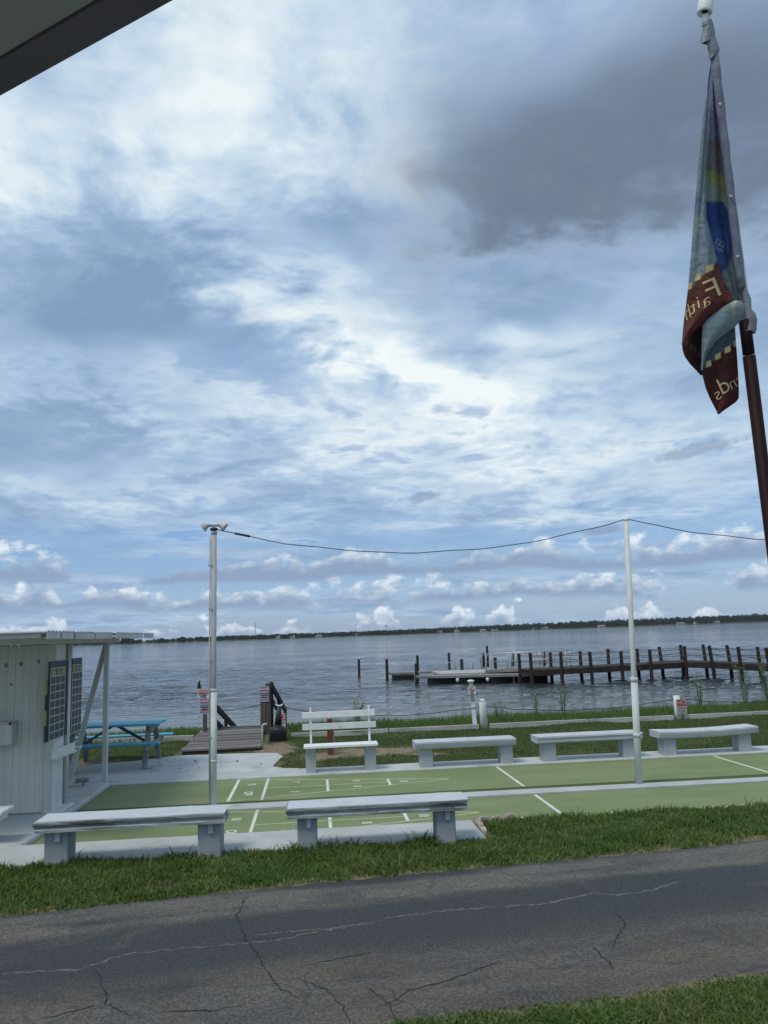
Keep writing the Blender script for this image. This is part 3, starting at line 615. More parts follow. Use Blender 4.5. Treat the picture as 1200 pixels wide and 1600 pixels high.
def col_R(X, Y):
    c = mixn(sm(Y, 150, 215), np.broadcast_to(C_(.20, .22, .30), X.shape+(3,)), C_(.20, .215, .275))
    ch = (np.abs(((Y-X*.9+np.sin(X)*1.5) % 17)-8) < .8) | (np.abs(((Y+X*.9+np.sin(Y)*1.5) % 19)-8) < .8); c = mixn((ch & (Y > 155) & (Y < 232)).astype(float)*.6, c, C_(.11, .10, .14))
    c = mixn(sm(Y+(X-1120)*.1, 212, 222)*.8, c, C_(.17, .155, .15)); r = np.hypot((X-1106)*1.05, (Y-225)*.9)
    c = mixn(np.exp(-((X-1127)/9)**2-((Y-225)/9)**2)*.7, c, C_(.20, .08, .07))
    arc = np.hypot(X-1098, (Y-338)*.85); c = mixn(sm(Y, 255, 268)*(1-sm(arc, 60, 64)), c, GREEN); c = mixn(sm(Y, 270, 280)*(1-sm(arc, 44, 47)), c, C_(.22, .25, .22))
    bl = np.hypot((X-1113), (Y-372)*.52); c = mixn((1-sm(bl, 32, 35))*sm(Y, 312, 318)*(1-sm(Y+(X-1130)*1.4, 420, 428)), c, NAVY)
    c = mixn((1-sm(bl, 26, 30))*sm(Y, 345, 372)*(1-sm(Y+(X-1130)*1.4, 414, 424)), c, C_(.045, .095, .24))
    c = mixn(sm(Y+(X-1130)*1.4, 424, 432), c, C_(.17, .215, .235))
    gx_, gy_ = (X-1124)*.8+(Y-386)*.6, -(X-1124)*.6+(Y-386)*.8
    g = (np.abs(gx_) < 10) & (np.abs(gy_) < 8.5) & ((np.abs((gx_+10) % 6.66) < 1.0) | (np.abs((gy_+8.5) % 5.66) < 1.0)); return mixn(g*.8, c, C_(.30, .33, .38))
def col_L(X, Y):
    c = mixn(sm(np.sin(X*.3+Y*.02), .2, .9)*.3, np.broadcast_to(SKYB, X.shape+(3,)), C_(.12, .16, .185))
    c = mixn(np.exp(-((X-1087-(330-Y)*.1)/5)**2-((Y-318)/16)**2)*.7, c, C_(.07, .11, .24)); c = mixn(np.exp(-((X-1090)/4)**2-((Y-345)/9)**2)*.7, c, C_(.34, .36, .22))
    ln = Y-(453-(X-1075)*.97); c = mixn(sm(ln, -1.5, 1), c, MAROON)
    c = mixn(sm(ln, -1.5, 1)*(np.abs(((X*.95+Y*.35) % 15)-7) < .9)*.5, c, MAROON*.45)
    for (cx, cy, hw, hh) in ((1109, 419, 5.6, 4.8), (1090.5, 433, 4.3, 5), (1078.3, 447.5, 2.6, 4.8)): c = mixn(quad_in(X, Y, cx, cy, hw, hh, .45), c, STRAW)
    return c
def col_M(X, Y): return np.broadcast_to(C_(.050, .022, .024), X.shape+(3,)).copy()
def col_T(X, Y):
    c = np.broadcast_to(C_(.20, .26, .28), X.shape+(3,)); c = mixn(np.exp(-((X-1152)/9)**2-((Y-474)/6)**2), c, C_(.52, .54, .53)); c = mixn(np.exp(-((X-1146)/4)**2-((Y-487)/7)**2)*.8, c, C_(.42, .37, .24))  # first spot is a highlight painted into the twisted fold's upper right
    return mixn(sm(Y+(X-1100)*.35, 578, 584)*.6, c, STRAW)
def col_B(X, Y):
    ln = Y-(578-(X-1098)*.86); c = mixn(sm(ln, -1.5, 1.5), np.broadcast_to(C_(.085, .115, .145), X.shape+(3,)), C_(.075, .026, .026))
    c = mixn(np.exp(-((X-1128)/14)**2-((Y-622)/16)**2)*.6, c, C_(.14, .035, .03))
    for (cx, cy, hw, hh) in ((1107, 568.5, 3.9, 4.6), (1121.5, 557, 4.6, 4.6), (1136.5, 546.5, 4.4, 4.6), (1147.6, 537, 2.0, 4.8)): c = mixn(quad_in(X, Y, cx, cy, hw, hh, .45), c, STRAW)
    return c
VV, FF, CC = [], [], []
for tab, depf, colf, k in ((T_R, dep_R, col_R, 44), (T_L, dep_L, col_L, 60), (T_M, dep_M, col_M, 22), (T_T, dep_T, col_T, 44), (T_B, dep_B, col_B, 50)):
    y0, y1 = tab[0][0][0], tab[0][-1][0]; yr = np.arange(y0, y1+.01, 1.3); s_ = np.linspace(0, 1, k)
    Y = np.repeat(yr[:, None], k, 1); Lx = li(yr, tab[0]); Rx = li(yr, tab[1]); X = Lx[:, None]+(Rx-Lx)[:, None]*s_[None, :]; Sg = np.repeat(s_[None, :], len(yr), 0)
    dd = depf(Sg, Y); o3 = np.array((0, 0, CAM_H))[None, None]+(np.array(FWD)+np.array(RIGHT)*((X-600)/1251.2)[..., None]-np.array(UP)*((Y-800)/1251.2)[..., None])*(2.4+dd)[..., None]
    st = sum(len(v) for v in VV); VV.append(o3.reshape(-1, 3)); CC.append(np.asarray(colf(X, Y)).reshape(-1, 3)); i_ = (np.arange(len(yr)-1)[:, None]*k+np.arange(k-1)[None, :]).ravel()+st
    FF.append(np.c_[i_, i_+1, i_+k+1, i_+k])
VV, FF, CC = np.concatenate(VV), np.concatenate(FF), np.clip(np.concatenate(CC)*1.45, 0, .8)
def cloth_mat():
    m, t, p = newmat('flag_cloth'); a = t.nodes.new('ShaderNodeVertexColor'); a.layer_name = 'print'; c = S(a.outputs[0]); v = wpos()
    c = mixc(smooth(noise(v, 26, 5, .65), .5, .75)*.35, c, mixc(.5, c, (.04, .04, .045)))
    plug(p.inputs['Base Color'], c); p.inputs['Roughness'].default_value = .75; p.inputs['Specular IOR Level'].default_value = .2
    bump(p, noise(v, 26, 5, .6), .8, .02)
    tr = t.nodes.new('ShaderNodeBsdfTranslucent'); plug(tr.inputs[0], c); ms = t.nodes.new('ShaderNodeMixShader'); ms.inputs[0].default_value = .45
    t.links.new(p.outputs[0], ms.inputs[1]); t.links.new(tr.outputs[0], ms.inputs[2]); t.links.new(ms.outputs[0], t.nodes['Material Output'].inputs[0]); return m
M['cloth'] = cloth_mat()
M['sleeve'] = mat('sleeve', (.20, .22, .28), (.14, .15, .20), 25, .8, .2, .4, 60)
flag = thing('banner_flag', O_FL, 'limp faded banner flag with mirrored yellow lettering on maroon bands', 'flag')
fo = arrays_obj('cloth', VV-np.array(O_FL)[None], FF.ravel(), np.full(len(FF), 4), 'cloth'); fo.parent = flag; ORG[fo.name] = O_FL.copy(); fo.data.shade_smooth()
ca_ = fo.data.color_attributes.new('print', 'FLOAT_COLOR', 'POINT'); ca_.data.foreach_set('color', np.c_[CC, np.ones(len(CC))].astype(np.float32).ravel())
MB().tube([fl(1116.5+(y_-90)*.1165, y_, .004) for y_ in range(90, 470, 20)], [.0125+.0012*math.sin(k*2.1) for k in range(19)], 12).build('sleeve', 'sleeve', flag, True)
for y_ in (164, 308, 402): MB().lathe(((.003, 0), (.004, .004), (.001, .006)), tuple(fl(1116.5+(y_-90)*.1165, y_, -.010)), 8).build('snap', 'white_clean', flag, True)
sol = fo.modifiers.new('thickness', 'SOLIDIFY'); sol.thickness = .0016
M['straw'] = mat('straw', (.62, .50, .27), (.52, .41, .21), 60, .8)
M['straw_dim'] = mat('straw_dim', (.24, .185, .10), (.19, .15, .08), 60, .8)
def letters(items, surf, m):
    """print each letter flat on the cloth: (char, px, py, height, x-axis, y-axis)"""
    for ch, px, py, h, xa, ya in items:
        X_ = RIGHT*xa[0]-UP*xa[1]; Y_ = RIGHT*ya[0]-UP*ya[1]; tab, depf = surf
        s0 = (px-li(py, tab[0]))/max(1e-6, li(py, tab[1])-li(py, tab[0]))
        t_ = text('letter', ch, m, fo, h*PX*1.38, frame(fl(px, py), X_, Y_), 1.0, -.0006)
        bm_ = bmesh.new(); bm_.from_mesh(t_.data); bmesh.ops.triangulate(bm_, faces=bm_.faces[:]); bmesh.ops.subdivide_edges(bm_, edges=[e_ for e_ in bm_.edges if e_.calc_length() > .006], cuts=5, use_grid_fill=True); bm_.to_mesh(t_.data); bm_.free()
        for v in t_.data.vertices:            # lay it onto the curved surface
            w = v.co+O_FL-Vector((0, 0, CAM_H)); zq = w.dot(FWD); q = Vector((600+1251.2*w.dot(RIGHT)/zq, 800-1251.2*w.dot(UP)/zq)); s_ = (q.x-li(q.y, tab[0]))/max(1e-6, li(q.y, tab[1])-li(q.y, tab[0]))
            s_ = min(1, max(0, s_)); v.co = fl(q.x, q.y, float(depf(np.array(s_), np.array(q.y)))-.005)-O_FL
ux, uy = (-1.12, .70), (-.22, -.98)            # mirrored: runs right to left, downhill
letters((('F', 1114, 452, 32, (-1.25, .55), (-.38, -.93)), ('a', 1103.5, 470, 21, ux, uy), ('i', 1091, 473, 20, ux, uy), ('t', 1082.5, 481, 20, ux, uy), ('h', 1074.5, 489, 23, (-.6, .5), uy)), (T_L, dep_L), 'straw')
letters((('m', 1083, 543, 13, (.80, .60), (.35, -.94)), ('a', 1074, 533, 12, (.6, .65), (.3, -.95)), ('i', 1092, 552, 16, (.80, .60), (.3, -.95))), (T_M, dep_M), 'straw_dim')
ux2, uy2 = (-1.1, .62), (-.42, -.90)
letters((('s', 1121, 616, 20, ux2, uy2), ('d', 1131, 603, 27, (-.9, .5), uy2), ('n', 1144.5, 599, 19, (-.9, .5), uy2), ('e', 1152, 592, 13, (-.45, .25), uy2)), (T_B, dep_B), 'straw')

# ------------------------------------------------------------------ poles with lamp and cable
def pole(x, y, lean, label, parts, z0=.022):
    t = thing('pole', (x, y, z0), label, 'pole', 'white poles standing between the lanes')
    for (za, zb, r, m, nm) in parts:
        MB().tube([(x+lean*za/3.7, y, za), (x+lean*zb/3.7, y, zb)], r, 16).build(nm, m, t, True)
    return t
p1 = pole(-1.37, 11.2, .02, 'white lamp pole with grey upper tube and side conduit', ((.022, 3.68, .037, 'pole_grey', 'upper_tube'), (.022, 1.52, .045, 'pvc', 'lower_tube'), (1.50, 1.535, .0485, 'pvc', 'joint_ring'), (.58, .61, .0480, 'pvc', 'joint_ring'), (3.63, 3.68, .040, 'pole_grey', 'top_collar')))
MB().tube([(-1.412, 11.17, .03), (-1.413, 11.17, 1.5), (-1.402, 11.17, 3.60)], .0105, 8).build('conduit', 'pole_grey', p1, True)
for z in (.9, 1.9, 2.6, 3.2): MB().box(-1.425, -1.37, 11.155, 11.165, z, z+.012).build('conduit_clip', 'pole_grey', p1)
fx, fy, fz = -1.352, 11.2, 3.69
lt = thing('double_floodlight', (fx, fy, fz), 'pair of flared grey lamp hoods atop the conduit pole', 'lamp')
MB().lathe(((.045, 0), (.055, .008), (.055, .028), (.03, .040), (.012, .045)), (fx, fy, fz), 18).build('mount', 'wire', lt, True)
for s in (-1, 1):
    mb = MB(); a = Vector((fx, fy, fz+.065)); pts = [a+Vector((s*t*.155, 0, .020*math.sin(t*2.6)-.040*t*t)) for t in np.linspace(0, 1, 9)]
    mb.tube(pts, [.016, .019, .021, .024, .030, .038, .048, .060, .068], 16, cap=False)
    h = mb.build('hood', 'lamp_shade', lt, True); md = h.modifiers.new('thickness', 'SOLIDIFY'); md.thickness = .004
    MB().lathe(((.0, -.02), (.018, -.014), (.021, .0), (.012, .02), (.003, .026)), (fx+s*.125, fy, fz+.045), 12).build('bulb', 'sign_white', h, True)
p2 = pole(4.45, 11.2, .115, 'slim white pole between the middle benches carrying the cable', ((.022, 3.72, .036, 'pvc', 'upper_tube'), (.022, 1.42, .047, 'pvc', 'lower_tube'), (1.40, 1.46, .053, 'pvc', 'joint_ring'), (.64, .70, .053, 'pvc', 'joint_ring'), (3.70, 3.73, .041, 'white_clean', 'cap')))
p3 = pole(10.6, 11.2, .0, 'white pole at the far right end of the cable', ((.022, 3.66, .036, 'pvc', 'upper_tube'), (.022, 1.42, .047, 'pvc', 'lower_tube')))
def catenary(a, b, sag, n=26):
    a, b = Vector(a), Vector(b); return [a.lerp(b, t)-Vector((0, 0, sag*4*t*(1-t)))+Vector((0, 0, .012*math.sin(t*31)*math.sin(t*9))) for t in np.linspace(0, 1, n)]
c1 = thing('cable', (-1.3, 11.2, 3.55), 'dark cable sagging between the lamp pole and slim pole', 'cable')
w = catenary((-1.30, 11.2, 3.70), (4.54, 11.2, 3.72), .40); MB().tube(w, .0065, 6).build('wire', 'wire', c1, True)
MB().tube([w[1], w[1].lerp(w[2], .9)], .016, 8).build('splice', 'wire', c1, True)
tag(MB().tube(catenary((4.58, 11.2, 3.72), (10.6, 11.2, 3.64), .36), .0065, 6).build('cable', 'wire', None, True), 'dark cable running right from the slim white pole', 'cable')

# ------------------------------------------------------------------ hut with scoreboards
HX, HY, HZ = -3.42, 11.1, .062
hut = thing('scoring_hut', (HX, HY, HZ), 'white board-clad hut with flat ribbed metal roof at left', 'hut')
MB().box(-9.0, HX-.005, HY+.03, 11.66, HZ, 2.20).build('wall', 'hut_wall', hut)
x = HX-.004; k = 0
while x > -5.3:
    w_ = .098; mb = MB(); mb.box(x-w_+.0012, x, HY+rng.uniform(-.0025, .0025), HY+.028, HZ+.012, 2.2, .003); mb.build('cladding_board', 'hut_wall', hut); x -= w_
y = HY+.002
while y < 11.50: MB().box(HX-.003, HX+.022, y+.003, y+.10, HZ+.012, 2.2, .004).build('corner_board', 'white_paint', hut); y += .102
MB().box(HX-.003, HX+.004, 11.51, 11.56, HZ+.01, 2.2).build('shadow_gap', 'black_ink', hut)
MB().tube([(-3.40, 11.62, HZ), (-3.40, 11.62, 2.2)], .047, 14).build('corner_pipe', 'pvc', hut, True)
MB().box(-3.47, -3.37, 11.70, 11.735, .95, 2.2, .004).build('board_post', 'white_paint', hut)
MB().box(-4.26, -4.19, HY-.03, HY-.002, HZ, 2.2, .004).build('door_trim', 'white_paint', hut)
MB().box(HX-.10, HX+.16, 11.05, 11.62, HZ, HZ+.02, .005).build('sill_plate', 'white_paint', hut)
for (xx, zz, s_) in ((-4.03, 1.95, .024), (-3.845, 1.96, .022), (-3.62, 1.985, .020)):
    MB().box(xx-s_, xx+s_*.9, HY-.008, HY-.003, zz-s_*1.1, zz+s_, .002).build('patch_plate', 'leg_wood', hut)
MB().tube([(-3.96, HY-.012, 1.70), (-3.96, HY, 1.70)], .012, 8).build('knot_hole', 'black_ink', hut)
# roof: beams, posts, lapped ribbed panels
MB().box(-9.0, -3.28, 10.60, 10.72, 2.21, 2.30, .004).build('roof_beam', 'white_paint', hut)
MB().box(-3.42, -3.28, 10.73, 14.1, 2.205, 2.30, .004).build('roof_beam', 'white_paint', hut)
for yy in (11.6, 12.5, 13.4): MB().box(-9.0, -3.43, yy, yy+.05, 2.22, 2.30).build('rafter', 'white_paint', hut)
MB().box(-9.0, -3.0, 9.22, 9.26, 2.275, 2.325, .003).build('front_fascia', 'white_paint', hut)
py_ = 9.15; k = 0
while py_ < 14.8:
    w_ = .50; mb = MB(); xr_ = -2.90+rng.uniform(-.03, .03); dz_ = .0025*(k % 2)+rng.uniform(0, .004)
    prof = []
    for j in range(9): prof.append((py_+w_*j/8, 2.338+dz_+(.014 if j % 2 else 0)))
    prof = prof+[(yq, zq-.010) for yq, zq in prof[::-1]]
    mb.prismx(prof, -9.2, xr_); mb.build('roof_panel', 'roof_metal', hut)
    MB().box(xr_-.012, xr_-.002, py_+.01, py_+w_-.012, 2.255+rng.uniform(-.006, .006), 2.336, .002).build('edge_flashing', 'roof_metal', hut); py_ += w_; k += 1
MB().box(-3.34, -3.265, 13.30, 13.375, HZ-.04, 2.205, .004).build('post', 'pvc', hut)
MB().beam((-3.88, 13.42, .02), (-3.33, 13.42, 2.2), .075, .05, (0, 1, 0)).build('brace', 'pvc', hut)
MB().box(-4.75, -3.86, HY-.20, HY-.008, .95, 1.22, .012).build('wall_box', 'hut_wall', hut)
MB().box(-4.77, -3.85, HY-.21, HY-.008, 1.223, 1.237, .003).build('box_lid', 'hut_wall', hut)
MB().tube([(-3.88, HY-.21, 1.22), (-3.88, HY-.225, 1.22)], .018, 8).build('box_knob', 'black_ink', hut)
def scoreboard(yn, yf, xw, z0, z1, label):
    t = thing('scoreboard', (xw, (yn+yf)/2, z0), label, 'scoreboard', 'scoreboards on the hut end')
    MB().box(xw-.03, xw, yn, yf, z0, z1, .003).build('panel', 'board_black', t)
    Wd, Hh = yf-yn, z1-z0; g = MB()
    for j in (0, 1/3, 2/3, 1): g.box(xw+.001, xw+.004, yn+Wd*j-.006 if 0 < j < 1 else (yn if j == 0 else yf-.014), (yn+Wd*j+.006 if 0 < j < 1 else (yn+.014 if j == 0 else yf)), z0+.0, z1-.10)
    for j in range(10): zz = z0+(Hh-.10)*j/9; g.box(xw+.0045, xw+.007, yn, yf, zz, zz+.013)
    g.build('grid_lines', 'board_white', t)
    zt = z1-.185
    for j in (0, 2): MB().box(xw+.0075, xw+.010, yn+Wd*j/3+.02, yn+Wd*(j+1)/3-.02, zt, zt+.075).build('yellow_tile', 'board_yellow', t)
    MB().box(xw+.0075, xw+.010, yn+Wd/3+.02, yn+Wd*2/3-.02, zt, zt+.075).build('dark_tile', 'leg_wood', t)
    for j in range(4):
        za = z0+(Hh-.22)*j/4; MB().box(xw-.055, xw-.031, yn-.02, yn+.05, za, za+(Hh-.22)/4-.004).build('edge_block', 'board_yellow' if j % 2 else 'board_black', t)
    return t
scoreboard(10.80, 11.42, -3.375, .98, 1.985, 'dark gridded scoreboard nearer the front, beside the board-clad wall')
scoreboard(11.64, 12.12, -3.345, .98, 2.0, 'narrow gridded scoreboard farther back, right beside the picnic table')
MB().box(-3.40, -3.378, 11.43, 11.655, .98, 1.98).build('mount_board', 'black_ink', hut)
tr = thing('chalk_ledge', (-3.38, 11.0, .72), 'white angled ledge fixed below the scoreboards', 'ledge')
MB().beam((-3.385, 10.98, .80), (-3.335, 11.78, .80), .025, .11).build('front_face', 'white_paint', tr)
MB().beam((-3.372, 11.0, .737), (-3.322, 11.78, .737), .07, .014).build('tray', 'white_paint', tr)
MB().box(-3.345, -3.24, 11.785, 11.82, .775, .795, .002).build('end_tab', 'white_paint', tr)
sb = thing('plank_bench', (-3.9, 9.6, HZ), 'white plank bench cut off at the left edge by the hut', 'bench')
MB().box(-6.0, -3.42, 9.45, 9.80, .375, .415, .006).build('seat', 'white_paint', sb)
MB().beam((-3.53, 9.62, .374), (-3.60, 9.56, HZ), .05, .05).build('leg', 'white_paint', sb); MB().box(-3.85, -3.66, 9.50, 9.70, HZ, .34, .006).build('pedestal', 'leg_conc', sb)
MB().box(-3.50, -3.47, 9.50, 9.76, .30, .373).build('cleat', 'white_paint', sb)
dw = thing('roller_block', (-3.6, 13.05, HZ), 'small white bar with grey block lying on concrete by the brace', 'tool')
MB().box(-3.82, -3.64, 13.0, 13.05, HZ+.035, HZ+.075, .004).build('bar', 'white_paint', dw); MB().box(-3.65, -3.46, 12.98, 13.07, HZ+.05, HZ+.115, .006).build('block', 'leg_wood', dw)
for xx in (-3.80, -3.54): MB().box(xx-.012, xx+.012, 13.01, 13.04, HZ, HZ+.04).build('foot', 'leg_wood', dw)

# ------------------------------------------------------------------ picnic table
pt = thing('picnic_table', (-3.6, 15.35, .012), 'bright blue picnic table with weathered grey legs', 'table')
for j in range(5): MB().box(-4.55, -2.80, 14.98+j*.165, 15.135+j*.165, .715, .752, .005).build('top_board', 'blue_paint', pt)
for y0 in (14.60, 15.92):
    for j in range(2): MB().box(-4.55, -2.72, y0+j*.14, y0+j*.14+.13, .425, .46, .005).build('seat_board', 'blue_paint', pt)
for xx in (-4.30, -2.98):
    MB().beam((xx, 15.12, .71), (xx, 14.72, .012), .05, .09, (1, 0, 0)).build('leg', 'leg_wood', pt); MB().beam((xx, 15.68, .71), (xx, 16.02, .012), .05, .09, (1, 0, 0)).build('leg', 'leg_wood', pt)
    MB().box(xx+.027, xx+.067, 14.62, 16.16, .335, .422, .003).build('seat_bearer', 'leg_wood', pt); MB().box(xx+.027, xx+.067, 15.0, 15.78, .63, .713, .003).build('top_bearer', 'leg_wood', pt)
    s = 1 if xx < -3.6 else -1; MB().beam((xx+s*.04, 15.4, .36), (xx+s*.62, 15.4, .70), .04, .08, (0, 1, 0)).build('brace', 'grey_wood', pt)

# ------------------------------------------------------------------ concrete benches
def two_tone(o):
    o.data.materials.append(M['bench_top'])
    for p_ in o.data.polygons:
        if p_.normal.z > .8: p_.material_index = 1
BG = 'concrete benches beside the lanes'
def near_bench(x0, x1, l0, l1, lw, label, tilt=0.0):
    t = thing('concrete_bench', ((x0+x1)/2, 8.4, .118), label, 'bench', BG); yf, yb, zt = 8.20, 8.60, .535
    prof = [(yf, zt), (yf-.004, zt-.012), (yf, zt-.034), (yf+.024, zt-.044), (yf+.026, zt-.066), (yf+.010, zt-.076), (yf+.010, zt-.102), (yb-.010, zt-.102), (yb-.010, zt-.076), (yb-.026, zt-.066), (yb-.024, zt-.044), (yb, zt-.034), (yb+.004, zt-.012), (yb, zt)]
    mb = MB(); n = len(prof); K = 14; vs = []
    for i in range(K+1):
        xx = x0+(x1-x0)*i/K
        for (yy, zz) in prof: vs.append((xx+(.012*math.sin(zz*60) if i in (0, K) else 0), yy+rng.uniform(-.003, .003), zz+rng.uniform(-.003, .002)+tilt*(i/K-.5)))
    mb.add(vs, [tuple(range(n)), tuple(range(K*n, (K+1)*n))[::-1]]+[(i*n+k, i*n+(k+1) % n, (i+1)*n+(k+1) % n, (i+1)*n+k) for i in range(K) for k in range(n)])
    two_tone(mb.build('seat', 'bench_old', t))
    for lx_ in (l0, l1):
        g = MB().box(lx_, lx_+lw, 8.27, 8.53, .0, .430, .012).build('leg', 'leg_conc', t)
        MB().box(lx_+lw*.45, lx_+lw*.45+.05, 8.248, 8.268, .335, .425, .004).build('bracket', 'bench_conc', g)
    return t
near_bench(-2.68, -.90, -2.60, -1.16, .225, 'long mossy-edged concrete bench in front of the hut')
near_bench(-.30, 1.49, -.20, 1.175, .195, 'long grey concrete bench on the kerb beside the scalloped edging')
def back_bench(x0, x1, l0, l1, lw, label, old, wavy=0.0, lean=0.0):
    t = thing('concrete_bench', ((x0+x1)/2, 13.55, .018), label, 'bench', BG); mb = MB(); K = 12; vs = []
    prof = [(13.32, .425), (13.315, .40), (13.335, .385 if old else .33), (13.33, .335), (13.345, .315), (13.70, .315), (13.715, .34), (13.72, .425)]; n = len(prof)
    for i in range(K+1):
        for (yy, zz) in prof: vs.append((x0+(x1-x0)*i/K, yy+rng.uniform(-.002, .002), zz-wavy*math.sin(math.pi*i/K)+lean*(i/K-.5)+rng.uniform(-.002, .002)))
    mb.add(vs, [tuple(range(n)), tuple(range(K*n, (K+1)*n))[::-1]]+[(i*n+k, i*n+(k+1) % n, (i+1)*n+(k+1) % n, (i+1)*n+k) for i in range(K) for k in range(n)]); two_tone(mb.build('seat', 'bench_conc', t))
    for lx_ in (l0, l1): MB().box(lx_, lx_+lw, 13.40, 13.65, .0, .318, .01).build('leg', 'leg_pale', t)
back_bench(1.60, 3.27, 1.69, 3.02, .205, 'pale concrete bench standing left of the no-swimming sign post', False)
back_bench(3.62, 5.42, 3.74, 5.10, .215, 'concrete bench with a grooved seat edge behind the slim pole', True)
back_bench(5.70, 7.44, 5.80, 7.12, .22, 'rightmost concrete bench with a sagging seat', False, .022, .02)
wb = thing('backrest_bench', (.4, 13.6, .018), 'white slatted bench with backrest on two concrete blocks', 'bench')
for lx_, w_ in ((-.17, .165), (.79, .175)): MB().box(lx_, lx_+w_, 13.42, 13.66, .0, .402, .008).build('leg', 'leg_pale', wb)
for j in range(3): MB().box(-.20, 1.00, 13.34+j*.115, 13.445+j*.115, .405, .443, .004).build('seat_slat', 'white_clean', wb)
for xx in (-.10, .87): MB().box(xx, xx+.035, 13.70, 13.74, .10, 1.02, .004).build('back_post', 'white_clean', wb)
MB().box(-.22, 1.0, 13.672, 13.698, .66, .76, .004).build('back_slat', 'white_paint', wb)
MB().box(-.225, .985, 13.672, 13.698, .85, .95, .004).build('back_slat', 'white_clean', wb)

# ------------------------------------------------------------------ boardwalk, posts, signs
bw = thing('boardwalk', (-1.85, 16.4, 0), 'weathered grey plank boardwalk leading down to the water', 'boardwalk')
y = 16.42; zb = .09
while y < 20.3:
    w_ = rng.uniform(.13, .15); MB().box(-2.62-.02*(y-16.4)+rng.uniform(-.03, .02), -1.08-.05*(y-16.4)+rng.uniform(-.02, .03), y, y+w_-rng.uniform(.012, .026), zb-.035, zb+rng.uniform(-.010, .012), .004).build('plank', rng.choice(('plank', 'plank', 'plank_dark', 'plank_pale')), bw); y += w_
for xx in (-2.45, -1.9, -1.45): MB().box(xx, xx+.06, 16.46, 20.2, -.35, zb-.037).build('joist', 'dark_wood', bw)
MB().box(-2.6, -1.1, 16.43, 16.455, -.05, zb-.038).build('rim_board', 'dark_wood', bw)
for k in range(10):
    w_ = .14; y0 = 20.35+k*.16; MB().box(-2.7, -1.35, y0, y0+w_, zb-.10-k*.07, zb-.065-k*.07, .004).build('plank', 'plank', bw)
for xx, yy in ((-2.45, 19.36), (-1.22, 19.55)): pass
lp = thing('gate_post', (-2.53, 19.3, 0), 'grey wooden post holding two warning signs left of the boardwalk', 'post', 'posts at the boardwalk head')
MB().box(-2.59, -2.50, 19.28, 19.37, -.2, 1.04, .006).build('post', 'post_wood', lp)
rp = thing('gate_post', (-1.15, 19.5, 0), 'thick paired wooden post with one warning sign right of the boardwalk', 'post', 'posts at the boardwalk head')
MB().box(-1.285, -1.165, 19.45, 19.57, -.2, 1.07, .006).build('post', 'post_wood', rp); MB().box(-1.16, -1.04, 19.46, 19.58, -.2, 1.13, .006).build('post', 'post_wood', rp)
for nm, xx, zt, lb in (('handrail', -2.36, .74, 'dark sloping handrail descending left of the boardwalk'), ('handrail', -1.03, 1.16, 'dark sloping handrail descending right of the boardwalk')):
    t = thing(nm, (xx, 19.6, 0), lb, 'handrail', 'handrails down to the water'); MB().beam((xx, 19.50, zt-.06), (xx+.22, 22.6, zt-.95), .05, .14).build('top_rail', 'dark_wood', t)
    MB().beam((xx, 19.50, zt-.40), (xx+.22, 22.6, zt-1.28), .04, .12).build('lower_rail', 'dark_wood', t)
    for yq in (19.52, 21.0, 22.5): MB().box(xx+(yq-19.5)*.07-.04, xx+(yq-19.5)*.07+.04, yq+.03, yq+.11, -1.0, zt-(yq-19.5)*.29, .004).build('baluster', 'dark_wood', t)
def sign(x0, x1, y, z0, z1, label, rows, face='sign_white', group='warning signs by the water'):
    t = thing('sign', ((x0+x1)/2, y, z0), label, 'sign', group); MB().box(x0, x1, y, y+.006, z0, z1, .002).build('plate', face, t); xm = (x0+x1)/2; w_ = x1-x0
    for r_ in rows:
        if r_[0] == 'band': MB().box(x0+.012, x1-.012, y-.004, y-.001, r_[1], r_[2]).build('colour_band', r_[3], t)
        elif r_[0] == 'text': text('lettering', r_[1], r_[5] if len(r_) > 5 else 'black_ink', t, r_[3], front(xm+(r_[6] if len(r_) > 6 else 0), y-.006, r_[2]), r_[4], .002)
    return t
DR = lambda z0, z1: [('band', z1-.105, z1-.012, 'red'), ('text', 'DANGER', z1-.058, .075, .8, 'sign_white'), ('text', 'ALLIGATORS', z1-.155, .045, .8), ('text', 'AND SNAKES', z1-.20, .042, .8), ('text', 'IN AREA', z1-.245, .04, .8), ('band', z0+.085, z0+.155, 'red_faded'), ('text', 'STAY AWAY', z0+.12, .05, .75, 'sign_white'), ('text', 'FROM THE WATER', z0+.045, .04, .62, 'red')]
sign(-2.66, -2.43, 19.27, .50, .855, 'warning sign with red bands, lower of two on the left post', DR(.50, .855), 'sign_blue')
sign(-2.70, -2.40, 19.268, .862, 1.07, 'wider warning sign with red header atop the left post', [('band', .965, 1.055, 'red'), ('text', 'DANGER', 1.01, .07, .9, 'sign_white'), ('text', 'NO FEEDING', .935, .045, .7, 'black_ink', -.03), ('text', 'WILDLIFE', .892, .045, .7, 'black_ink', -.03)])
sign(-1.30, -1.08, 19.44, .715, 1.06, 'warning sign with red bands on the right boardwalk post', DR(.715, 1.06), 'sign_blue')
NO = lambda z0, z1: [('band', z1-.15, z1-.012, 'red'), ('text', 'NO', z1-.083, .135, 1.05, 'sign_white'), ('text', 'BEACH', z1-.20, .075, .8), ('text', 'ACCESS', z1-.285, .07, .8, 'red')]
sign(-.895, -.655, 18.10, .16, .55, 'red and white NO BEACH ACCESS sign behind the black stand', NO(.16, .55))
MB_ = thing('sign_stake', (-.77, 18.12, 0), 'short white stake under the sign behind the black stand', 'post'); MB().box(-.80, -.73, 18.112, 18.15, -.1, .50, .004).build('stake', 'white_paint', MB_)
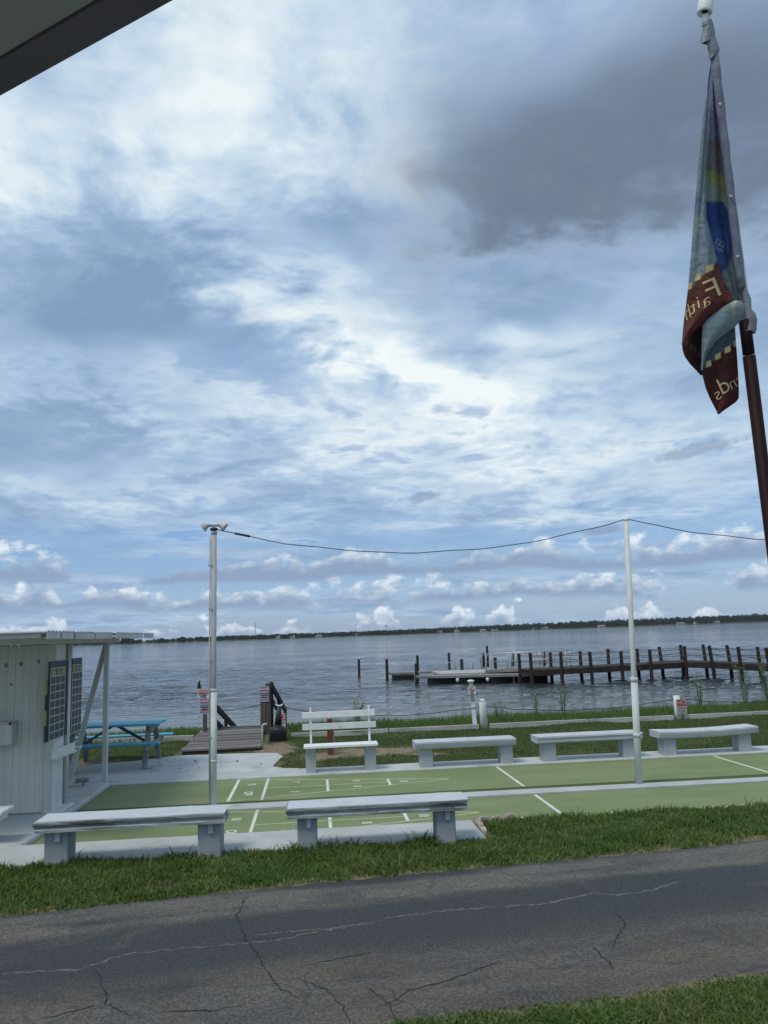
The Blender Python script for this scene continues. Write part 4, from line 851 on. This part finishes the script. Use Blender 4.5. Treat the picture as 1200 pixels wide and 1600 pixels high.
sign(8.30, 8.545, 18.30, .13, .465, 'faded red and pink NO BEACH ACCESS sign on white post', [('band', .465-.15, .455, 'red_faded'), ('text', 'NO', .385, .135, 1.05, 'sign_pink'), ('text', 'BEACH', .265, .07, .8, 'leg_wood'), ('text', 'ACCESS', .19, .065, .8, 'leg_wood')], 'sign_pink')
t = thing('white_post', (8.36, 18.36, 0), 'squat white post behind the faded red NO sign', 'post', 'white posts along the timber edging'); MB().tube([(8.37, 18.41, -.1), (8.37, 18.41, .54)], [.085, .075], 14).build('post', 'white_paint', t, True)
t = thing('white_post', (3.80, 18.40, 0), 'thick white bollard beside the no-swimming sign', 'post', 'white posts along the timber edging')
MB().tube([(3.80, 18.42, -.1), (3.795, 18.42, .58), (3.79, 18.42, .60)], [.085, .082, .068], 16).build('post', 'white_paint', t, True); MB().lathe(((.07, 0), (.078, .01), (.05, .04), (.02, .05)), (3.79, 18.42, .60), 14).build('cap', 'white_paint', t, True)
t = thing('sign_post', (3.60, 18.45, 0), 'slender white post with domed cap holding the no-swimming sign', 'post'); MB().beam((3.615, 18.50, -.1), (3.565, 18.50, .98), .085, .085).build('post', 'white_clean', t)
MB().lathe(((.05, 0), (.05, .05), (.085, .065), (.08, .085), (.045, .10), (.01, .105)), (3.56, 18.50, .982), 16).build('cap', 'white_clean', t, True)
sg = sign(3.465, 3.665, 18.44, .62, .955, 'white no-swimming sign with red crossed circle', [('text', 'NO', .775, .05, .9), ('band', .735, .75, 'black_ink'), ('text', 'SWIMMING', .70, .032, .8), ('text', 'OR WADING', .655, .026, .8)])
mb = MB(); n = 28; vs = []
for k in range(n):
    a = 2*math.pi*k/n; vs += [(3.565+r_*math.cos(a), 18.434, .87+r_*math.sin(a)) for r_ in (.052, .064)]
mb.add(vs, [(2*k, 2*k+1, (2*k+3) % (2*n), (2*k+2) % (2*n)) for k in range(n)]); mb.build('prohibition_ring', 'red', sg)
MB().beam((3.527, 18.4335, .908), (3.603, 18.4335, .832), .004, .012, (0, 0, 1)).build('slash', 'red', sg)
mb = MB(); mb.lathe(((.0, -.002), (.014, 0)), (0, 0, 0), 10); 
MB().prismx([(18.436, .84), (18.434, .84), (18.434, .875), (18.436, .875)], 3.545, 3.59).build('swimmer_mark', 'black_ink', sg)
for a, b in (((3.467, .955), (3.665, .955)), ((3.467, .622), (3.665, .622))): MB().beam((a[0], 18.437, a[1]), (b[0], 18.437, b[1]), .004, .006).build('border_line', 'black_ink', sg)
for xx in (3.468, 3.662): MB().beam((xx, 18.437, .622), (xx, 18.437, .955), .006, .004, (0, 1, 0)).build('border_line', 'black_ink', sg)
# timber edging
TG = 'white timber edging along the lawn'
def timber(x0, x1, y0, y1, label): tag(MB().beam((x0, y0, .045), (x1, y1, .045), .10, .11).build('edging_timber', 'kerb_wood', None), label, 'timber', TG)
M['kerb_wood'] = mat('kerb_wood', (.50, .50, .47), (.36, .355, .33), 3, .8, .2, .4, 40, grain=(.3, 1, 1), dirt=(.20, .19, .17), dirt_scale=5, dirt_lo=.52, dirt_hi=.7)
for a in ((-.55, 1.60, 18.28, 18.30, 'whitewashed edging timber behind the backrest bench'), (1.63, 3.66, 18.30, 18.36, 'whitewashed edging timber left of the thick white bollard'), (3.92, 6.2, 18.36, 18.37, 'whitewashed edging timber right of the thick white bollard'), (6.23, 8.24, 18.37, 18.39, 'whitewashed edging timber left of the faded NO sign'), (8.48, 10.8, 18.39, 18.40, 'whitewashed edging timber right of the faded NO sign'), (10.84, 13.3, 18.40, 18.42, 'whitewashed edging timber at the right edge of the lawn'), (-5.1, -2.72, 18.9, 18.75, 'edging timber between the picnic table and boardwalk'), (-7.6, -5.13, 19.1, 18.9, 'edging timber behind the blue picnic table')): timber(*a)
# ropes
RG = 'dark ropes strung along the shore'
for a, b, sg_, lb in (((-1.03, 19.56, .62), (3.72, 18.42, .48), .22, 'thin rope from the boardwalk post to the white bollard'), ((3.88, 18.42, .48), (8.28, 18.38, .46), .16, 'thin rope between the white bollard and NO sign'), ((8.44, 18.38, .46), (13.4, 18.4, .46), .16, 'thin rope running right from the NO sign'), ((-2.49, 19.33, .62), (-1.29, 19.5, .66), .08, 'thin chain hung across the boardwalk')):
    tag(MB().tube(catenary(a, b, sg_, 22), .009, 6).build('rope', 'wire', None, True), lb, 'rope', RG)
# black stand, bent pipe, stump
bs = thing('ash_receptacle', (-.80, 17.65, 0), 'black bell-based stand with slender neck and white crescent top', 'receptacle')
MB().lathe(((.17, 0), (.19, .05), (.185, .20), (.19, .28), (.17, .31), (.10, .335), (.078, .37)), (-.80, 17.65, -.01), 22).build('base', 'black_plastic', bs, True)
MB().tube([(-.80, 17.65, .33), (-.785, 17.65, .50), (-.765, 17.65, .74)], [.082, .066, .047], 16).build('neck', 'black_plastic', bs, True)
MB().tube([(-.765+.085*math.sin(a), 17.64, .812-.06*math.cos(a)) for a in np.linspace(-1.25, 1.25, 11)], [.007, .011, .013, .015, .016, .016, .016, .015, .013, .011, .007], 8).build('crescent', 'white_clean', bs, True)
tag(MB().tube([(-1.06, 16.55, 0), (-1.06, 16.55, .44), (-1.055, 16.55, .475), (-1.03, 16.55, .495), (-.96, 16.55, .497)], .017, 10).build('bent_pipe', 'pvc', None, True), 'thin white bent pipe standing at the boardwalk corner', 'pipe')
st = thing('timber_stump', (.27, 15.4, 0), 'reddish brown wooden stump behind the backrest bench', 'post'); MB().box(.21, .315, 15.36, 15.46, -.1, .66, .008).build('stump', 'stump_wood', st); MB().beam((.335, 15.42, -.02), (.325, 15.42, .60), .02, .03).build('side_lath', 'kerb_wood', st)
tag(MB().prismy([(-7.29, -.72), (-7.26, -.55), (-7.22, -.38), (-7.16, -.26), (-7.12, -.36), (-7.12, -.52), (-7.03, -.72)], 51.7, 51.95).build('water_marker', 'black_plastic', None), 'small black pointed marker standing out of the water', 'marker')
# scalloped edging beside the near lane
def scallop(cx, cy, z0, w_, h, along='x'):
    pr = [(-w_/2, 0)]+[(w_/2*math.cos(a), h-w_*.38+w_*.38*math.sin(a)) for a in np.linspace(math.pi, 0, 9)]+[(w_/2, 0)]
    mb = MB(); (mb.prismy([(cx+p_[0], z0+p_[1]) for p_ in pr], cy-.028, cy+.028) if along == 'x' else mb.prismx([(cy+p_[0], z0+p_[1]) for p_ in pr], cx-.028, cx+.028)); return mb
EG = 'scalloped bricks edging the near lane'; k = 0; x = 1.84
while x < 9.3:
    tag(scallop(x, 9.20, -.03, .145, (.185 if k < 3 else .142)+rng.uniform(-.014, .014)).build('edging_brick', 'edging' if k < 3 else 'edge_white'), ('first', 'second', 'third')[k]+' exposed reddish scalloped brick from the kerb corner' if k < 3 else 'pale scalloped brick nearly buried in grass beside the near lane', 'brick', EG); x += .15; k += 1
for k in range(3): tag(scallop(1.745, 9.09-k*.15, .0, .145, .155-.012*k, 'y').build('edging_brick', 'edging'), ('farthest', 'middle', 'nearest')[k]+' of three scalloped bricks at the concrete kerb end', 'brick', 'scalloped bricks at the kerb end')
# leaves on the concrete
tot = MB()
for k in range(26):
    cx, cy = rng.uniform(-3.6, -.9), rng.uniform(13.5, 15.8); a = rng.uniform(0, 6.28); l = rng.uniform(.015, .04)
    tot.add([(cx+l*math.cos(a), cy+l*math.sin(a), .022), (cx-l*.4*math.sin(a), cy+l*.4*math.cos(a), .030), (cx-l*math.cos(a), cy-l*math.sin(a), .018), (cx+l*.4*math.sin(a), cy-l*.4*math.cos(a), .016)], [(0, 1, 2), (0, 2, 3)])
tag(tot.build('fallen_leaves', 'leaf_dead', None), 'scattered dead leaves on the concrete pad', 'leaves', kind='stuff')

# ------------------------------------------------------------------ pier
NEAR = [(11.34, 41.97), (12.96, 42.0), (14.54, 41.9), (16.25, 42.0), (17.81, 41.95), (19.82, 42.1), (20.62, 40.7), (21.2, 39.0), (21.5, 36.9), (21.6, 34.0), (22.0, 31.0)]
FARR = [(11.24, 44.0), (13.09, 44.3), (14.79, 44.3), (16.42, 44.4), (18.16, 44.5), (20.95, 44.9), (21.5, 43.2), (22.0, 41.5), (22.6, 39.7), (23.5, 35.5), (24.0, 32.0)]
DZ = [.0, .02, .03, .06, .07, .10, .09, .06, .04, .04, .04]
pier = thing('pier', (16.25, 43, WATER_Z), 'long dark wooden pier with post rails crossing the water at right', 'pier')
for row, s in ((NEAR, 0), (FARR+[(19.6, 44.6)], 1)):
    for i, (x, y) in enumerate(row):
        lx_ = rng.uniform(-.02, .02)-(.035 if i > 5 else 0); MB().tube([(x-lx_, y, -2.6), (x, y, -.3), (x+lx_*2.2, y, .90+rng.uniform(-.05, .06)+(.06 if i in (5, 6, 7) else 0))], [.098, .095, .088], 9).build('pile', 'dark_wood', pier)
for i in range(len(NEAR)-1):
    a, b = Vector((*NEAR[i], DZ[i])), Vector((*NEAR[i+1], DZ[i+1])); c, d = Vector((*FARR[i], DZ[i])), Vector((*FARR[i+1], DZ[i+1])); mb = MB(); L_ = max((b-a).length, (d-c).length); n = int(L_/.17)
    for k in range(n):
        t0, t1 = k/n, (k+.9)/n; j = rng.uniform(-.012, .012); q = [a.lerp(b, t0), a.lerp(b, t1), c.lerp(d, t1), c.lerp(d, t0)]
        vs = [v+Vector((0, 0, z+j)) for z in (.0, .05) for v in q]; mb.add(vs, [(3, 2, 1, 0), (4, 5, 6, 7), (0, 1, 5, 4), (1, 2, 6, 5), (2, 3, 7, 6), (3, 0, 4, 7)])
    tag(mb.build('deck_section', 'pier_deck', pier), kind='stuff')
    for (p_, q_) in ((a, b), (c, d)):
        MB().beam(p_+Vector((0, 0, -.13)), q_+Vector((0, 0, -.13)), .06, .24).build('stringer', 'dark_wood', pier)
        for hz in (.42, .74): MB().tube([p_+Vector((0, 0, hz)), p_.lerp(q_, .5)+Vector((0, 0, hz-.03)), q_+Vector((0, 0, hz))], .020, 6).build('rail', 'grey_wood', pier)
    MB().beam(a+Vector((0, 0, -.16)), c+Vector((0, 0, -.16)), .08, .2).build('cross_beam', 'dark_wood', pier)
# floating dock
dk_ = thing('floating_dock', (9.0, 48, WATER_Z), 'low floating dock on black floats left of the pier', 'dock')
def deckbox(x0, x1, y0, y1, z, m, nm, skew=0.0):
    mb = MB(); mb.prismz([(x0, y0), (x1, y0+skew), (x1, y1+skew), (x0, y1)], z-.12, z); return mb.build(nm, m, dk_)
deckbox(5.9, 13.0, 46.3, 47.7, -.27, 'dock_deck', 'finger_deck', -2.4)
deckbox(4.7, 11.2, 51.6, 52.9, -.26, 'dock_deck', 'finger_deck', -.6)
deckbox(7.4, 11.0, 47.6, 51.4, -.245, 'dock_white', 'main_deck', -.4)
deckbox(11.2, 14.5, 50.5, 54.0, -.24, 'dock_deck', 'main_deck')
for x0, x1, y0, y1, dz_ in ((6.5, 7.9, 46.1, 47.0, 0), (8.0, 9.5, 45.55, 46.4, 0), (9.6, 11.1, 45.0, 45.9, 0), (11.2, 12.9, 44.4, 45.3, 0), (4.95, 6.3, 51.4, 52.6, 0), (7.6, 9.2, 50.8, 51.9, 0), (11.4, 12.9, 50.6, 53.8, 0)):
    MB().box(x0, x1, y0, y1, -.95, -.395, .05).build('float', 'float_black', dk_)
for xx in (8.0, 9.6): MB().lathe(((.05, 0), (.09, .05), (.09, .16), (.05, .21)), (xx, 45.45-(xx-8)*.34, -.62), 10).build('fender', 'sign_white', dk_, True)
for (x, y) in ((8.55, 52.6), (10.5, 53.6)):
    MB().tube([(x, y, -.3), (x, y, .18), (x+.3, y, .22), (x+.6, y, .16), (x+.6, y, -.3)], .022, 6).build('ladder_rail', 'alu', dk_, True)
gw = thing('gangway', (11.5, 45, -.2), 'aluminium gangway with tubular handrails joining dock and pier', 'gangway')
A0, A1, B0, B1 = Vector((9.9, 46.9, -.10)), Vector((14.0, 43.95, .10)), Vector((10.5, 48.1, -.10)), Vector((14.6, 45.1, .10))
mb = MB(); vs = [v+Vector((0, 0, z)) for z in (-.16, .0) for v in (A0, A1, B1, B0)]; mb.add(vs, [(3, 2, 1, 0), (4, 5, 6, 7), (0, 1, 5, 4), (1, 2, 6, 5), (2, 3, 7, 6), (3, 0, 4, 7)]); mb.build('walkway', 'dock_deck', gw)
for p_, q_ in ((A0, A1), (B0, B1)):
    MB().tube([p_+Vector((-.22, .1, .40)), p_+Vector((-.18, .08, .78)), p_+Vector((0, 0, .92)), q_+Vector((0, 0, .84))], .024, 7).build('handrail', 'alu', gw, True); MB().tube([p_+Vector((0, 0, .45)), q_+Vector((0, 0, .42))], .018, 6).build('mid_rail', 'alu', gw, True)
    for t_ in (0.02, .28, .33, .62, .66, .97): v = p_.lerp(q_, t_); MB().tube([v, v+Vector((0, 0, .90))], .018, 6).build('stanchion', 'alu', gw, True)
MP = 'mooring piles standing round the floating dock'
for (x, y, zt, r_, lb) in ((3.16, 58.3, .47, .12, 'lone dark mooring pile farthest left in the water'), (4.62, 52.2, .58, .13, 'dark mooring pile at the left end of the rear dock finger'), (5.95, 47.6, .42, .14, 'dark mooring pile at the left end of the front dock finger'),
    (7.05, 55.6, .66, .12, 'dark mooring pile behind the rear dock finger'), (9.65, 58.0, .70, .12, 'dark mooring pile behind the dock, left of the pair'), (9.45, 51.9, .42, .14, 'thick dark pile beside the pale dock deck'),
    (11.75, 56.0, .62, .13, 'dark mooring pile behind the pale dock deck, short'), (12.9, 60.0, 1.05, .12, 'tallest dark mooring pile behind the dock'), (10.9, 48.6, .55, .13, 'dark pile at the right corner of the pale dock deck'), (13.7, 55.5, .60, .13, 'dark mooring pile seen through the gangway rails'), (15.2, 53.0, .75, .13, 'dark mooring pile right of the gangway rails')):
    tag(MB().tube([(x, y, -2.5), (x+.02, y, zt)], [r_*.8, r_*.74], 9).build('mooring_pile', 'dark_wood', None), lb, 'pile', MP)

# ------------------------------------------------------------------ far shore houses, masts, single trees
FH = 'small pale houses on the far shore'
def far_house(a, w_, h, lb, rr=9):
    r = rshore(a)+rr; c = Vector((r*math.sin(R(a)), r*math.cos(R(a)), .2)); t = thing('far_house', c, lb, 'house', FH)
    MB().box(c.x-w_/2, c.x+w_/2, c.y, c.y+8, c.z, c.z+h).build('wall', 'far_wall', t)
    MB().prismx([(c.y-.6, c.z+h), (c.y+8.6, c.z+h), (c.y+4, c.z+h+2.2)], c.x-w_/2-.6, c.x+w_/2+.6).build('roof', 'far_roof', t)
    for k in range(2): MB().box(c.x-w_*.3+k*w_*.4, c.x-w_*.1+k*w_*.4, c.y-.12, c.y-.02, c.z+.8, c.z+h*.8).build('window', 'float_black', t)
HS = ((428, 12, 'left of the cable sag'), (452, 9, 'paired left of the lake middle'), (493, 12, 'near the water tower, left'), (553, 8, 'just left of the water tower'), (680, 10, 'above the floating dock'), (707, 9, 'right above the floating dock'), (748, 14, 'above the no-swimming sign'), (765, 12, 'just right above the no-swimming sign'), (827, 9, 'above the gangway'), (843, 12, 'right above the gangway'), (930, 15, 'left of the slim pole'), (1053, 16, 'above the pier middle'), (1078, 10, 'bright one above the pier'), (1108, 13, 'above the pier right part'))
for px, w_, s in HS:
    a = math.degrees(math.atan((px-600)/1251.2))+5.25; far_house(a, w_, rng.uniform(2.6, 3.6), 'tiny pale house on the far shore, '+s, rng.uniform(4, 12))
def mast(a, h, r_, nm, lb, tank=False):
    r = rshore(a)+200; c = Vector((r*math.sin(R(a)), r*math.cos(R(a)), 2)); t = thing(nm, c, lb, 'tower'); MB().tube([c, c+Vector((0, 0, h))], [r_, r_*.6], 6).build('shaft', 'far_roof', t)
    if tank: MB().lathe(((.5, 0), (2.6, 2), (3, 3.5), (2.4, 5), (.4, 5.6)), (c.x, c.y, c.z+h-1), 12).build('tank', 'far_wall', t, True)
    else:
        for k in range(3): MB().box(c.x-1.2, c.x+1.2, c.y-.2, c.y+.2, c.z+h*(.7+.1*k), c.z+h*(.7+.1*k)+.6).build('antenna', 'far_roof', t)
mast(math.degrees(math.atan((395-600)/1251.2))+5.25, 36, .7, 'radio_mast', 'thin radio mast on the far shore right of the lamp pole')
mast(math.degrees(math.atan((597-600)/1251.2))+5.25, 17, .8, 'water_tower', 'small water tower above the far trees at the lake middle', True)
for k, (px, h, w_, lb) in enumerate(((197, 11, 22, 'wide dark tree on the far shore by the hut roof edge'), (250, 8, 13, 'round dark tree on the far field left of the lamp pole'), (258, 6, 9, 'small tree beside the round one on the far field'), (282, 9, 14, 'taller round tree on the far field near the lamp pole'), (293, 7, 11, 'low tree on the far field just left of the lamp pole'), (317, 7, 12, 'far tree directly left of the lamp pole'))):
    a = math.degrees(math.atan((px-600)/1251.2))+5.25; r = rshore(a)+20; c = Vector((r*math.sin(R(a)), r*math.cos(R(a)), .3)); t = thing('far_tree', c, lb, 'tree', 'single trees on the far field')
    MB().tube([c, c+Vector((0, 0, h*.6))], [.45, .25], 6).build('trunk', 'dark_wood', t)
    q = crown(150, w_/2, h*.42, np.array([0, 0, h*.6])); co = arrays_obj('crown', q.reshape(-1, 3), np.arange(len(q)*4), np.full(len(q), 4), 'far_leaf', np.repeat(NR.uniform(0, 1, len(q)), 4)); co.parent = t

# ------------------------------------------------------------------ grass
def scatter(n, x0, x1, y0, y1): return NR.uniform(x0, x1, n), NR.uniform(y0, y1, n)
def vnoise(x, y, s, ph=0.0): return (np.sin(x*s*1.7+ph)*np.sin(y*s*1.3+ph*1.3)+np.sin(x*s*.6-y*s*2.1+ph*2)+.6*np.sin(x*s*3.1+y*s*2.7+ph))/2.6
def rdw(x, y): return y*ca-x*sa
def rduw(x, y): return x*ca+y*sa
# verge between road and court
x, y = scatter(240000, -4.3, 8.2, 6.2, 9.25); e1 = 7.25+.04*np.sin(rduw(x, y)*.9+1)
edge = rdw(x, y)-e1+.10*vnoise(x, y, 5.0)+.04*np.sin(x*13)
ok = (edge > -.10) & ~((y > 8.40+.03*np.sin(x*7)) & (x < 1.80)) & (y < 9.17) & (NR.uniform(0, 1, len(x)) < np.clip(.75+.5*vnoise(x, y, 2.2), .25, 1)*np.clip(.55+edge*3.5+.5*vnoise(x, y, 2.6, 5), .05, 1))
x, y, edge = x[ok], y[ok], edge[ok]
H = NR.uniform(.030, .085, len(x))*(1+.45*vnoise(x, y, 3.4, 2)+.25*vnoise(x, y, 9.0, 1))*np.clip(.75+edge*2.0, .5, 1.0); H *= np.where((y > 8.2) & (x < 1.8), 1.2, 1); H = np.where(NR.uniform(0, 1, len(x)) < .015, H*1.9, H)
tag(blades('verge_grass', np.c_[x, y, np.maximum(zg(x, y), .088)-.005], H, NR.uniform(.006, .017, len(x)), 1.5, 'grass'), 'green grass verge between the road and the near benches', 'grass', kind='stuff')
# near corner, this side of the road
x, y = scatter(110000, .2, 4.2, 3.6, 5.6); u_ = rduw(x, y); e0_ = 4.52+.05*np.sin(u_*1.3)+.010*u_; edge = e0_-rdw(x, y)+.08*vnoise(x, y, 5.0)
ok = (edge > -.10) & (edge < 1.2) & (NR.uniform(0, 1, len(x)) < np.clip(.3+edge*3.5, .12, 1)); x, y, edge = x[ok], y[ok], edge[ok]
H = NR.uniform(.035, .085, len(x))*np.clip(.45+edge*2.0, .3, 1.0)
tag(blades('near_grass', np.c_[x, y, np.maximum(zg(x, y), .088)-.005], H, NR.uniform(.006, .017, len(x)), 1.5, 'grass'), 'green grass at the lower right corner beside the road', 'grass', kind='stuff')
# lawn beyond the lanes
x, y = scatter(230000, -8.5, 13.5, 13.94, 18.9)
bare = np.zeros(len(x))
for (sx, sy, rx, ry) in SAND: bare = np.maximum(bare, np.clip(1.25-((x-sx+.25*vnoise(x, y, 3))/rx)**2-((y-sy+.2*vnoise(x, y, 3, 1))/ry)**2, 0, 1)*1.15)
ok = (NR.uniform(0, 1, len(x)) > bare) & ~((x < -.62+.12*vnoise(x, y, 4)) & (y < 16.15)) & ~((x > -2.75) & (x < -1.0) & (y > 16.3)) & (NR.uniform(0, 1, len(x)) < np.clip(.8+.4*vnoise(x, y, 1.4), .3, 1))
x, y = x[ok], y[ok]; H = NR.uniform(.025, .055, len(x))*(1+.3*vnoise(x, y, 2.0, 1))
tag(blades('lawn_grass', np.c_[x, y, zg(x, y)-.004], H, NR.uniform(.008, .016, len(x)), 1.5, 'lawn'), 'short mown lawn between the lanes and the timber edging', 'grass', kind='stuff')
# tall shore grass
x, y = scatter(110000, -13, 19.5, 18.45, 24.4); ok = ~((x > -2.9) & (x < -.75) & (y < 23)) & (NR.uniform(0, 1, len(x)) < np.clip(.75+.5*vnoise(x, y, 1.1), .25, 1)*np.interp(y, [18.4, 23, 24.4], [1, 1, .35]))
x, y = x[ok], y[ok]; H = NR.uniform(.14, .29, len(x))*(1+.30*vnoise(x, y, .9, 4))*np.interp(y, [18.4, 18.9, 20.5, 24.4], [.45, .75, 1.15, 1.25])*np.interp(x, [-12, 8, 13, 20], [1, 1, 1.3, 1.9])
tag(blades('shore_grass', np.c_[x, y, zg(x, y)-.02], H, NR.uniform(.010, .020, len(x)), .55, 'reed'), 'tall bright green grass along the water edge', 'grass', kind='stuff')
# leafy weeds sticking up from the shore grass
def weed(x, y, h, ns, lb, sp=.22):
    z = float(zg(x, y)); t = thing('weed_plant', (x, y, z), lb, 'plant', 'tall weeds in the shore grass'); q = []
    for k in range(ns):
        a = rng.uniform(0, 6.28); top = Vector((math.cos(a)*sp*rng.uniform(.3, 1), math.sin(a)*sp*rng.uniform(.3, 1), h*rng.uniform(.7, 1.0))); mid = top*.5+Vector((rng.uniform(-.04, .04), rng.uniform(-.04, .04), .05))
        s_ = MB(); s_.tube([(0, 0, 0), mid, top], [.008, .006, .003], 5); o_ = s_.build('stem', 'weed', None); o_.parent = t
        for j in range(26):
            f = rng.uniform(.3, 1.0); c = (mid*(f*2) if f < .5 else mid.lerp(top, f*2-1)); b_ = rng.uniform(0, 6.28); l = rng.uniform(.05, .11); d = Vector((math.cos(b_), math.sin(b_), rng.uniform(-.1, .6)))*l; sd = Vector((-math.sin(b_), math.cos(b_), 0))*l*.22
            q.append([c, c+d*.5+sd, c+d, c+d*.5-sd])
    q = np.array([[v[:] for v in f] for f in q]); o_ = arrays_obj('foliage', q.reshape(-1, 3), np.arange(len(q)*4), np.full(len(q), 4), 'weed', np.repeat(NR.uniform(0, 1, len(q)), 4)); o_.parent = t
for a in ((.95, 19.6, .78, 6, 'leafy weed rising behind the backrest bench'), (6.35, 20.6, 1.05, 7, 'pale leafy weed left of the slim white pole'), (5.3, 19.4, .75, 4, 'dry brown weed tuft behind the grooved bench'), (9.9, 20.4, 1.15, 9, 'bushy weed right of the faded NO sign'), (11.0, 20.2, 1.25, 9, 'tall bushy weed near the right edge below the pier'), (12.1, 21.0, 1.35, 9, 'tallest weed at the right edge by the pier'), (4.35, 19.2, .62, 4, 'thin weed right of the thick white bollard'), (20.3, 34.5, 2.5, 16, 'green reedy plant standing in the water by the pier end', .9)): weed(*a)
# bird far out
HAZE = True
if HAZE:
    mh = bpy.data.materials.new('haze'); mh.use_nodes = True; S.nt = mh.node_tree; mh.node_tree.nodes.clear(); oo = mh.node_tree.nodes.new('ShaderNodeOutputMaterial'); pv = mh.node_tree.nodes.new('ShaderNodeVolumePrincipled')
    pv.inputs['Color'].default_value = (.75, .83, .92, 1); pv.inputs['Density'].default_value = .00005; mh.node_tree.links.new(pv.outputs[0], oo.inputs['Volume']); M['haze'] = mh
    tag(MB().box(-3000, 3000, -70, 4700, -6, 45).build('haze', 'haze', None), kind='stuff')
